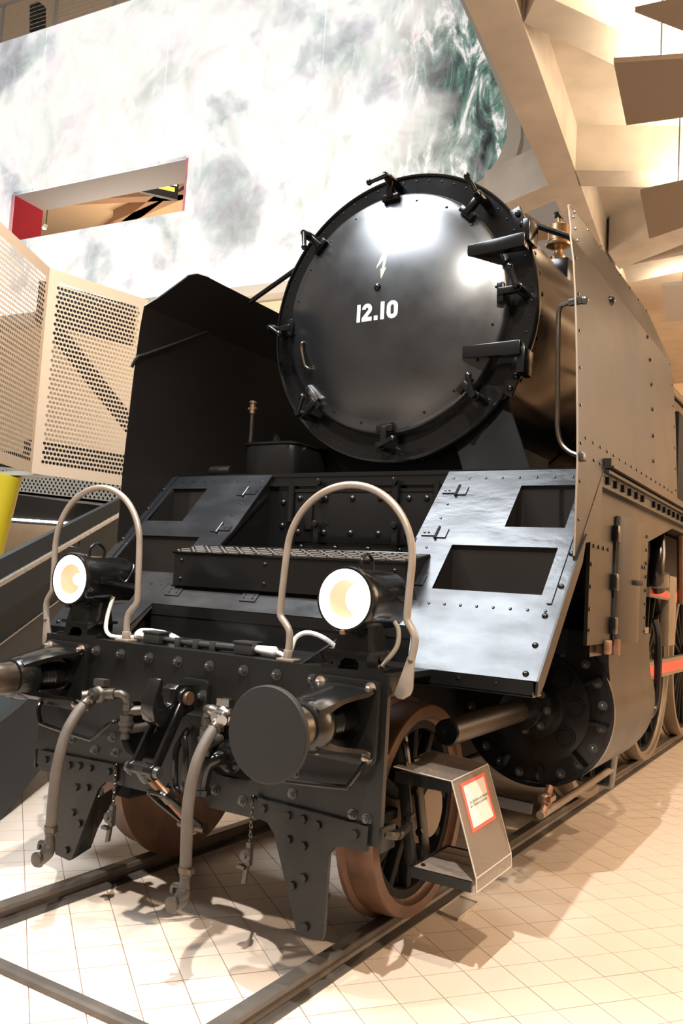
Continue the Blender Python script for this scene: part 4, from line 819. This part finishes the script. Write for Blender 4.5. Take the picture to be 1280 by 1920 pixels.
# ---- smoke deflectors
def fold(t, y): return Vector((1.475-.130*t, y, 3.43+.35*t))
DXZ = [(1.552, 2.28), (1.546, 2.45), (1.538, 2.62), (1.530, 2.80), (1.520, 2.98), (1.509, 3.14), (1.496, 3.29), (1.475, 3.43)]
def dx_(z):
    for (xa, za), (xb, zb2) in zip(DXZ[:-1], DXZ[1:]):
        if z <= zb2: return xa if z < za else xa+(xb-xa)*(z-za)/(zb2-za)
    return 1.475
for sx in (1, -1):
    mir = lambda v: Vector((sx*v[0], v[1], v[2]))
    sh = MB(); vs = []
    for x, z in DXZ:
        for y in (.92, 3.50):
            for t in (0, .008): vs.append((sx*(x-t), y, z))
    fs = []
    for k in range(len(DXZ)-1):
        o_ = 4*k; fs += [(o_, o_+2, o_+6, o_+4), (o_+1, o_+5, o_+7, o_+3), (o_, o_+4, o_+5, o_+1), (o_+2, o_+3, o_+7, o_+6)]
    fs += [(0, 1, 3, 2), (4*len(DXZ)-4, 4*len(DXZ)-2, 4*len(DXZ)-1, 4*len(DXZ)-3)]
    sh.add(vs, fs); do = pb(sh, 'smoke_deflector', 'side')
    lowp = [(.92, 2.28), (.918, 1.80), (1.06, 1.89), (1.38, 1.93), (1.38, 2.28)]
    pb(MB().plate([(sx*1.552, y, z) for y, z in lowp], (-sx*.008, 0, 0)), 'lower_sheet', 'side', do, smooth=False)
    topc = [(.92, 0), (1.0, .22), (1.16, .72), (1.20, .85), (1.28, .96), (1.40, 1.0), (3.05, 1.0), (3.25, .93), (3.50, .2), (3.50, 0)]
    nrm = Vector((-sx*.35, 0, -.130)).normalized()
    pb(MB().plate([mir(fold(t, y)) for y, t in topc], nrm*.008), 'bent_top', 'side', do, smooth=False)
    ed = [(1.550, .918, 1.82)]+[(x-.003, .918, z) for x, z in DXZ]+[tuple(fold(t, y)) for y, t in topc[1:6]]
    pb(MB().tube([mir(q) for q in ed], .005, 8), 'edge_bead', 'guard' if sx > 0 else 'black', do)
    rv = [(sx*dx_(z), .965, z) for z in [2.0+.19*k for k in range(8)]]+[(sx*dx_(z), 3.44, z) for z in [2.45+.16*k for k in range(7)]]+[(sx*dx_(2.42), y, 2.42) for y in [1.05+.14*k for k in range(17)]]+[(sx*1.552, y, 2.33) for y in (1.05, 1.2, 1.32)]
    rivets('rivets', rv, (sx, 0, 0), do, .010)
    rv = [mir(fold(.93, 1.35+.26*k)) for k in range(8)]+[mir(fold(t, 1.0+.28*t+.04)) for t in (.1, .4, .7)]
    rivets('top_rivets', rv, -nrm, do, .010)
    for z in [2.55, 2.72, 2.90, 3.07, 3.24, 3.40]: put('round_bolt', DOME, do, place((sx*dx_(z), 2.66, z), (sx, 0, 0), .75))
    put('round_bolt', DOME, do, place((sx*dx_(3.33), 1.66, 3.33), (sx, 0, 0), 1.5))
    gp = [(1.52, .95, 3.10), (1.50, .95, 3.095), (1.44, .95, 3.09), (1.418, .95, 3.06), (1.418, .95, 2.95), (1.43, .95, 2.55), (1.435, .95, 2.45), (1.455, .95, 2.38), (1.50, .95, 2.335), (1.55, .955, 2.315)]
    if sx > 0:
        go = pb(MB().tube(catmull(gp, 5), .0125, 10), 'grab_rail', 'shaft', do); pb(MB().cyl((1.54, .95, 3.10), (1.47, .95, 3.095), .02, n=10).sphere((1.545, .95, 3.10), .024, 10), 'grab_rail_boss', 'nut', do)
        pb(MB().box(1.545, 1.575, .93, 1.0, 2.29, 2.33), 'grab_rail_foot', 'nut', do, bevel=.006)
    else:
        pb(MB().tube(catmull([(-1.46, 1.55, 3.43), (-1.475, 1.25, 3.26), (-1.49, .98, 3.11), (-1.495, .91, 3.07), (-1.52, .89, 3.0)], 4), .012, 8), 'grab_rail', 'matte', do)
    # stay rod to the smokebox
    pb(MB().tube([(sx*.80, 1.95, 4.06), (sx*1.355, 1.90, 3.755)], .020, 8), 'stay_rod', 'black')

# ---- oil box on the left of the platform
ob = pb(MB().plate(rrect(-1.05, -.60, 1.56, 2.05, .08, 0, 5) and [(x, y, 2.325) for x, _, y in rrect(-1.05, -.60, 1.56, 2.05, .08, 0, 5)], (0, 0, .235)), 'lubricator_box', 'black', bevel=.01)
pb(MB().plate([(x, y, 2.56) for x, _, y in rrect(-1.06, -.59, 1.55, 2.06, .08, 0, 5)], (0, 0, .016)), 'lid', 'black', ob)
pb(MB().lathe((-.90, 1.75, 2.575), (0, 0, 1), [(0, .09), (.015, .09), (.02, .05), (.035, .05), (.04, .025), (.065, .025), (.07, .015), (.085, .02), (.095, 0)], 18), 'filler_cap', 'black', ob)
pb(MB().cyl((-1.03, 1.62, 2.57), (-1.03, 1.62, 2.82), .013, n=10), 'stand_pipe', 'shaft', ob)
pb(MB().cyl((-1.03, 1.62, 2.80), (-1.03, 1.62, 2.875), .020, n=10).box(-1.065, -.995, 1.61, 1.63, 2.83, 2.845).cyl((-1.03, 1.62, 2.875), (-1.03, 1.62, 2.89), .026, n=10), 'pipe_cock', 'copper', ob)
pb(MB().cyl((-1.28, 1.52, 2.365), (-1.10, 1.52, 2.365), .04, n=16), 'roller', 'satin', ob)

# ---- running board edge and side sheeting
for sx in (1, -1):
    re = pb(MB().box(sx*1.545, sx*1.585, 1.42, 13.6, 2.335, 2.375).box(sx*1.545, sx*1.600, 1.42, 13.6, 2.322, 2.334).box(sx*1.545, sx*1.575, 1.42, 13.6, 2.295, 2.312), 'running_board_edge', 'side', smooth=False)
    sq = MB().box(-.020, .020, -.020, .020, 0, .016).mesh('square_nut', 'matte', smooth=False)
    for k in range(26):
        if k in (6,): continue
        put('square_nut', sq, re, place((sx*1.545, 1.50+.17*k, 2.262), (sx, 0, 0)))
    cl = pb(MB().plate([(sx*1.50, 1.38, 1.37), (sx*1.50, 1.38, 2.29), (sx*1.50, 6.5, 2.29), (sx*1.50, 6.5, 2.18), (sx*1.50, 3.6, 2.18), (sx*1.50, 2.78, 2.02), (sx*1.50, 2.76, 1.37)], (-sx*.02, 0, 0)), 'side_sheeting', 'side', smooth=False)
    pb(MB().box(sx*1.50, sx*1.545, 1.40, 13.6, 2.22, 2.295), 'valance', 'side', cl, smooth=False)
    arc = [(1.495+.055*math.sin(math.pi*k/12), 2.20-.31*math.cos(math.pi*k/12)) for k in range(13)]
    dd = pb(MB().plate([(sx*x, y, 1.365) for x, y in arc], (0, 0, .745)), 'bulged_door', 'side', cl)
    pb(MB().box(sx*1.54, sx*1.572, 2.16, 2.34, 1.715, 1.745), 'door_grip', 'matte', cl, bevel=.008)
    pb(MB().box(sx*1.50, sx*1.512, 1.872, 1.888, 1.38, 2.10), 'door_gap', 'matte', cl, smooth=False)
    for z in (2.0, 1.72, 1.47): pb(MB().box(sx*1.50, sx*1.535, 1.83, 1.90, z-.05, z+.05), 'door_hinge', 'black', cl, bevel=.008)
    for y, z in ((1.44, 2.14), (1.42, 1.96)): pb(MB().box(sx*1.50, sx*1.515, y-.035, y+.035, z-.025, z+.025), 'spacer_plate', 'matte', cl, smooth=False)
    rv = [(sx*1.50, 1.40, z) for z in (1.45, 1.56, 1.68, 1.80)]+[(sx*1.50, 2.73, z) for z in [1.42+.09*k for k in range(8)]]+[(sx*1.50, 1.44+.10*k, 1.90) for k in range(4)]+[(sx*1.50, 2.55+.07*k, 1.84) for k in range(3)]
    rivets('rivets', rv, (sx, 0, 0), cl, .014)
    pb(MB().box(sx*1.50, sx*1.53, 1.72, 1.79, 1.31, 1.39), 'drain_fitting', 'copper', cl, bevel=.006); pb(MB().cyl((sx*1.515, 1.92, 1.30), (sx*1.515, 1.92, 1.39), .03, n=8), 'drain_fitting', 'copper', cl)

# ---- cylinders
for sx in (1, -1):
    cx, cz, R = 1.075, .96, .465
    pts = [(1.50, 1.40), (1.49, 1.34), (1.495, 1.24)]+[(cx+R*math.cos(math.radians(a)), cz+R*math.sin(math.radians(a))) for a in range(22, -181, -8)]+[(cx-R, 1.40)]
    cy = pb(MB().plate([(sx*x, 1.87, z) for x, z in pts], (0, 1.08, 0)), 'cylinder', 'side')
    pb(MB().lathe((sx*cx, 1.87, cz), (0, -1, 0), [(0, R-.005), (.0, R+.004), (.035, R+.004), (.035, R-.02), (.03, R-.022), (.03, .34), (.05, .335), (.055, .16)], 64), 'front_cover', 'black', cy)
    for k in range(10):
        t = math.radians(-90+36*k+10); n_ = Vector((math.cos(t)*sx, 0, math.sin(t))); pb(MB().bar(Vector((sx*cx, 1.81, cz))+n_*.335, Vector((sx*cx, 1.81, cz))+n_*.44, .05, .014, up=n_.cross(Vector((0, 1, 0)))), 'cover_rib', 'black', cy, smooth=False)
    for k in range(20):
        t = 2*math.pi*(k+.4)/20; put('bolt', BOLT, cy, place((sx*(cx+.405*math.cos(t)), 1.84, cz+.405*math.sin(t)), s=1.05, spin=t))
    for a in (5, -38, 45):
        t = math.radians(a); q = Vector((sx*(cx+.25*math.cos(t)), 1.815, cz+.25*math.sin(t)))
        pb(MB().lathe(q, (0, -1, 0), [(0, .062), (.008, .062), (.008, .050), (.004, .050), (.004, .046), (.010, .044)], 24), 'cover_plug', 'black', cy)
    pb(MB().lathe((sx*cx, 1.83, cz), (0, -1, 0), [(0, .185), (.02, .185), (.022, .15), (.10, .135), (.12, .15), (.14, .15), (.142, .10), (.22, .085), (.24, .115), (.27, .115), (.272, .066)], 36), 'gland_housing', 'black', cy)
    for k in range(8):
        t = 2*math.pi*k/8; put('bolt', BOLT, cy, place((sx*(cx+.125*math.cos(t)), 1.69, cz+.125*math.sin(t)), s=.9))
    pb(MB().cyl((sx*cx, 1.60, cz), (sx*cx, .60, cz-.012), .063, n=28), 'tail_rod_tube', 'rodtube', cy)
    pb(MB().lathe((sx*cx, .60, cz-.012), (0, -1, 0), [(0, .0635), (.008, .0635), (.014, .056), (.015, .004), (.013, 0)], 28), 'tube_cap', 'black', cy)
    vc = MB(); vc.box(sx*.66, sx*1.47, 1.55, 1.86, 1.30, 1.44); vc.cyl((sx*1.05, 1.45, 1.55), (sx*1.05, 2.6, 1.55), .19, n=28); vc.cyl((sx*1.05, 1.38, 1.55), (sx*1.05, 1.46, 1.55), .23, n=28); pb(vc, 'valve_chest', 'black', cy)
    pb(MB().box(sx*.95, sx*1.48, 1.9, 2.7, 1.38, 2.25), 'steam_passage', 'matte', cy, smooth=False)
    dp = MB(); dp.tube(catmull([(sx*1.20, 1.80, .52), (sx*1.20, 1.76, .47), (sx*1.21, 1.70, .43), (sx*1.20, 1.66, .38)], 4), .022, 8); dp.sphere((sx*1.20, 1.72, .46), .042, 12); dp.obox((sx*1.235, 1.72, .47), (.012, 0, 0), (0, .05, 0), (0, 0, .014)); pb(dp, 'drain_cock', 'copper', cy)
    pb(MB().tube([(sx*1.20, 1.64, .385), (sx*1.20, 3.2, .40)], .024, 10), 'drain_pipe', 'tyre', cy)
    pb(MB().bar((sx*.75, 1.52, .46), (sx*1.16, 1.62, .42), .05, .06), 'drain_lever', 'black', cy)

# ---- wheels
def wheel(x, y, R, sx, name, nsp, mt, hubm):
    f = .865*sx; i_ = .725*sx
    wo = pb(MB().lathe((0, y, R), (sx, 0, 0), [(.69, R-.07), (.69, R+.028), (.712, R+.028), (.725, R+.004), (.86, R-.002), (.868, R-.008), (.868, R-.062), (.845, R-.068), (.83, R-.085), (.74, R-.085), (.72, R-.07)], 72), name, mt)
    pb(MB().lathe((0, y, R), (sx, 0, 0), [(.74, R-.08), (.825, R-.08), (.825, R-.125), (.74, R-.125), (.74, R-.08)], 72), 'rim', 'matte', wo)
    for k in range(nsp):
        t = 2*math.pi*k/nsp; n_ = Vector((0, math.cos(t), math.sin(t)))
        pb(MB().bar(Vector((sx*.785, y, R))+n_*.08, Vector((sx*.785, y, R))+n_*(R-.11), (.05 if R < .6 else .035), .055, up=(1, 0, 0)), 'spoke', 'matte', wo, bevel=.008)
    pb(MB().lathe((0, y, R), (sx, 0, 0), [(.70, .17), (.86, .165), (.90, .13), (.915, .128), (.916, 0)], 32), 'hub', hubm, wo)
    return wo
for sx in (1, -1):
    wheel(0, .81, .517, sx, 'leading_wheel', 12, 'rust', 'hub')
    for y in (4.0, 6.1, 8.2, 10.3):
        wo = wheel(0, y, .95, sx, 'driving_wheel', 18, 'tyre', 'black')
pb(MB().cyl((-.72, .81, .517), (.72, .81, .517), .08, n=20), 'leading_axle', 'matte')
# leading truck frame, ash of pipes in the dark behind the cylinder
tf = MB(); tf.box(.55, .66, .2, 1.6, .42, .62); tf.box(-.66, -.55, .2, 1.6, .42, .62); tf.box(-.6, .6, 1.5, 1.6, .35, .6); pb(tf, 'truck_frame', 'matte', smooth=False)
# ---- motion behind the right cylinder
for sx in (1, -1):
    mo = pb(MB().plate([(sx*1.27, 2.90, 1.02), (sx*1.27, 5.6, .99), (sx*1.27, 5.6, 1.14), (sx*1.27, 2.90, 1.15)], (sx*.05, 0, 0)), 'side_rod', 'tyre', smooth=False)
    pb(MB().plate([(sx*1.30, 3.0, 1.045), (sx*1.30, 5.5, 1.02), (sx*1.30, 5.5, 1.11), (sx*1.30, 3.0, 1.125)], (sx*.024, 0, 0)), 'red_flute', 'red', mo, smooth=False)
    pb(MB().box(sx*1.24, sx*1.32, 2.95, 3.75, 1.30, 1.42), 'slide_bar', 'tyre', mo, smooth=False)
    pb(MB().plate([(sx*1.28, 3.7, 1.66), (sx*1.28, 5.6, 1.60), (sx*1.28, 5.6, 1.70), (sx*1.28, 3.7, 1.73)], (sx*.05, 0, 0)), 'eccentric_rod', 'tyre', mo, smooth=False)
    pb(MB().plate([(sx*1.31, 3.75, 1.675), (sx*1.31, 5.6, 1.615), (sx*1.31, 5.6, 1.685), (sx*1.31, 3.75, 1.715)], (sx*.024, 0, 0)), 'red_flute', 'red', mo, smooth=False)
    pb(MB().box(sx*1.26, sx*1.34, 4.45, 4.75, 1.25, 1.85), 'combination_lever', 'tyre', mo, bevel=.02)
    pb(MB().tube(catmull([(sx*1.33, 3.9, 2.15), (sx*1.36, 3.80, 2.0), (sx*1.36, 3.75, 1.85), (sx*1.36, 3.85, 1.72)], 5), .06, 12), 'expansion_link', 'black', mo)
    pb(MB().cyl((sx*1.36, 3.82, 1.84), (sx*1.36, 3.84, 1.74), .085, n=18), 'oil_cup', 'tyre', mo)
    pb(MB().tube(catmull([(sx*1.45, 3.3, 1.50), (sx*1.47, 3.35, 1.35), (sx*1.47, 3.35, .95), (sx*1.45, 3.25, .82), (sx*1.40, 3.05, .80)], 5), .028, 8), 'bent_pipe', 'black', mo)
    pb(MB().box(sx*1.36, sx*1.44, 3.0, 3.25, .95, 1.12), 'crosshead_lubricator', 'tyre', mo, bevel=.02)
    pb(MB().box(sx*1.0, sx*1.05, 2.8, 13, 1.75, 2.28).box(sx*1.0, sx*1.05, 2.8, 3.6, 1.2, 1.76), 'motion_dark_backing', 'matte', mo, smooth=False)  # long matt sheet added to keep the gap behind the motion dark
    pb(MB().cyl((sx*1.45, 4.25, 2.18), (sx*1.45, 4.35, 1.62), .035, n=10), 'reversing_rod', 'copper', mo)
    pb(MB().plate([(sx*1.10, 3.1, .30), (sx*1.10, 3.25, .25), (sx*1.10, 3.55, .95), (sx*1.10, 3.3, 1.0)], (sx*.12, 0, 0)), 'brake_hanger', 'black', mo, bevel=.02)
# tall dark pipes behind the deflector on the right
pb(MB().tube(catmull([(1.2, 3.6, 2.4), (1.25, 3.7, 3.0), (1.15, 3.9, 3.5), (.9, 4.1, 3.9)], 6), .05, 10), 'boiler_pipe', 'black')
pb(MB().tube(catmull([(1.4, 3.55, 2.4), (1.42, 3.6, 3.2), (1.38, 4.2, 3.35), (1.36, 6, 3.38)], 6), .035, 10), 'boiler_pipe', 'black')

ap_ = pb(MB().cyl((1.12, 4.15, 2.40), (1.12, 4.15, 3.05), .21, n=28).cyl((1.12, 4.15, 3.12), (1.12, 4.15, 3.62), .18, n=28).cyl((1.12, 4.15, 3.05), (1.12, 4.15, 3.12), .13, n=20), 'dark_pump_filler', 'matte')  # invented equipment, added to darken the area behind the deflector
for z in (2.42, 2.72, 3.02, 3.14, 3.6): pb(MB().cyl((1.12, 4.15, z-.02), (1.12, 4.15, z+.02), .235 if z < 3.1 else .20, n=28), 'filler_flange', 'matte', ap_)
pb(MB().box(.95, 1.35, 4.6, 6.2, 2.35, 3.3), 'dark_box_filler', 'matte', bevel=.02)  # matt box added to darken the area farther back along the boiler

cabb = pb(MB().plate([(x, 12.2, z) for x, z in ((-1.5, 2.3), (1.5, 2.3), (1.5, 3.9), (1.3, 4.3), (.8, 4.55), (0, 4.62), (-.8, 4.55), (-1.3, 4.3), (-1.5, 3.9))], (0, 1.9, 0)), 'cab', 'side')
for sx in (1, -1): pb(MB().plate(rrect(sx*.95-.25, sx*.95+.25, 3.2, 3.8, .05, 12.19), (0, .02, 0)), 'spectacle_window', 'matte', cabb)

# ---- front step irons on both sides (right one covered by acrylic)
for sx in (1, -1):
    so = pb(MB().bar((sx*.905, .62, .80), (sx*.985, .62, .345), .07, .022, up=(1, 0, 0)).bar((sx*.895, .50, .80), (sx*.97, .50, .345), .022, .055, up=(1, 0, 0)), 'step_hanger', 'satin', bevel=.004)
    pb(MB().bar((sx*1.06, .02, .50), (sx*1.06, .02, .50), .01, .01) if False else MB().tube(catmull([(sx*1.06, .03, .60), (sx*1.08, .12, .58), (sx*1.03, .30, .56), (sx*.97, .42, .555), (sx*.945, .52, .56)], 5), .022, 8), 'step_stay', 'black', so)
    pb(MB().box(sx*1.06, sx*1.075, -.005, .12, .53, .63), 'stay_plate', 'satin', so, bevel=.004)
    pb(MB().tube(catmull([(sx*.90, .56, .76), (sx*.88, .56, .86), (sx*.86, .58, .90), (sx*.84, .62, .92)], 4), .016, 8), 'hook_end', 'steel', so)
    pb(MB().box(sx*.90, sx*1.17, .45, .84, .735, .76), 'upper_step_board', 'wood', so, bevel=.003)
    pb(MB().box(sx*.895, sx*1.175, .435, .45, .715, .765).box(sx*1.165, sx*1.18, .44, .84, .715, .765), 'upper_step_edge', 'satin', so, smooth=False)
    for k in range(4): pb(MB().box(sx*1.0, sx*1.292, .452+.10*k, .55+.10*k, .328, .352), 'step_plank', 'wood', so, bevel=.003)
    pb(MB().box(sx*.995, sx*1.295, .435, .45, .310, .355).box(sx*.995, sx*1.295, .85, .862, .310, .355).box(sx*.985, sx*.998, .44, .86, .310, .355), 'lower_step_edge', 'satin', so, smooth=False)
    put('hex_bolt', HEX, so, place((sx*1.03, .50, .352), (0, 0, 1), .6))
    for z in (.72, .65, .47): put('hex_bolt', HEX, so, place((sx*(.99-.2*(z-.33)), .59, z), (0, -1, 0), 1.0))

# ================================================================== loose museum items
ac = empty('step_cover', (1.25, .65, .31), 'clear bent acrylic cover over the front step with a red-framed notice', 'acrylic cover')
tp = [Vector((.885, .435, .785)), Vector((1.180, .435, .768)), Vector((1.180, .86, .782)), Vector((.870, .86, .80))]
fc = [tp[1], Vector((1.318, .435, .375)), Vector((1.318, .86, .385)), tp[2]]
lp = [fc[1], Vector((1.322, .435, .318)), Vector((1.322, .86, .325)), fc[2]]
MB().plate(tp, (0, 0, -.005)).build('top_sheet', 'acrylic', ac, smooth=False)
fn = (fc[1]-fc[0]).cross(fc[3]-fc[0]).normalized()
if fn.x < 0: fn = -fn
MB().plate(fc, -fn*.005).build('front_sheet', 'acrylic', ac, smooth=False)
MB().plate(lp, (-.005, 0, 0)).build('lower_lip', 'acrylic', ac, smooth=False)
eb = MB()
for a, c in ((tp[0], tp[1]), (tp[1], tp[2]), (tp[2], tp[3]), (fc[0], fc[1]), (fc[3], fc[2]), (lp[0], lp[1]), (lp[1], lp[2]), (lp[3], lp[2]), (fc[1], fc[2])): eb.tube([a, c], .003, 5)
eb.build('polished_edge', 'acredge', ac)
ex = (fc[3]-fc[0]); ez = (fc[0]-fc[1])
def sp_(a, c, off): return fc[1]+ex*a+ez*c+fn*off
def quad(a0, a1, c0, c1, off): return [sp_(a0, c0, off), sp_(a1, c0, off), sp_(a1, c1, off), sp_(a0, c1, off)]
MB().plate(quad(.17, .84, .415, .935, .0005), fn*.0012).build('notice_border', 'signr', ac, smooth=False)
MB().plate(quad(.225, .785, .455, .895, .0018), fn*.0008).build('notice_sheet', 'signw', ac, smooth=False)
exn, ezn = ex.normalized(), ez.normalized()
for txt, c in (('Das Berühren und Betreten', .695), ('der Objekte ist verboten', .655)):
    vs, fs = text_mesh(txt, .0195, .0002)
    o_ = sp_(.27, c, .003); b = MB(); b.add([o_+exn*v.x+ezn*v.y for v in vs], fs); b.build('notice_text', 'ink', ac, smooth=False, recalc=False)
# tray on the floor
tq = [at(p, 2, -.085)+Vector((.075, 0, 0)) for p in ((798, 1703), (838, 1675), (873, 1688), (833, 1718))]
tc_ = sum(tq, Vector())/4; tr_ = empty('clear_tray', (tc_.x, tc_.y, FLOOR), 'small clear acrylic tray lying on the tiles beside the rail', 'tray')
tq = [tc_+(q-tc_) for q in tq]
MB().plate([Vector((q.x, q.y, FLOOR)) for q in tq], (0, 0, .005)).build('tray_base', 'tray', tr_, smooth=False)
rim = MB(); rim.tube([Vector((q.x, q.y, FLOOR+.010)) for q in tq], .005, 6, True); rim.build('tray_rim', 'acredge', tr_)
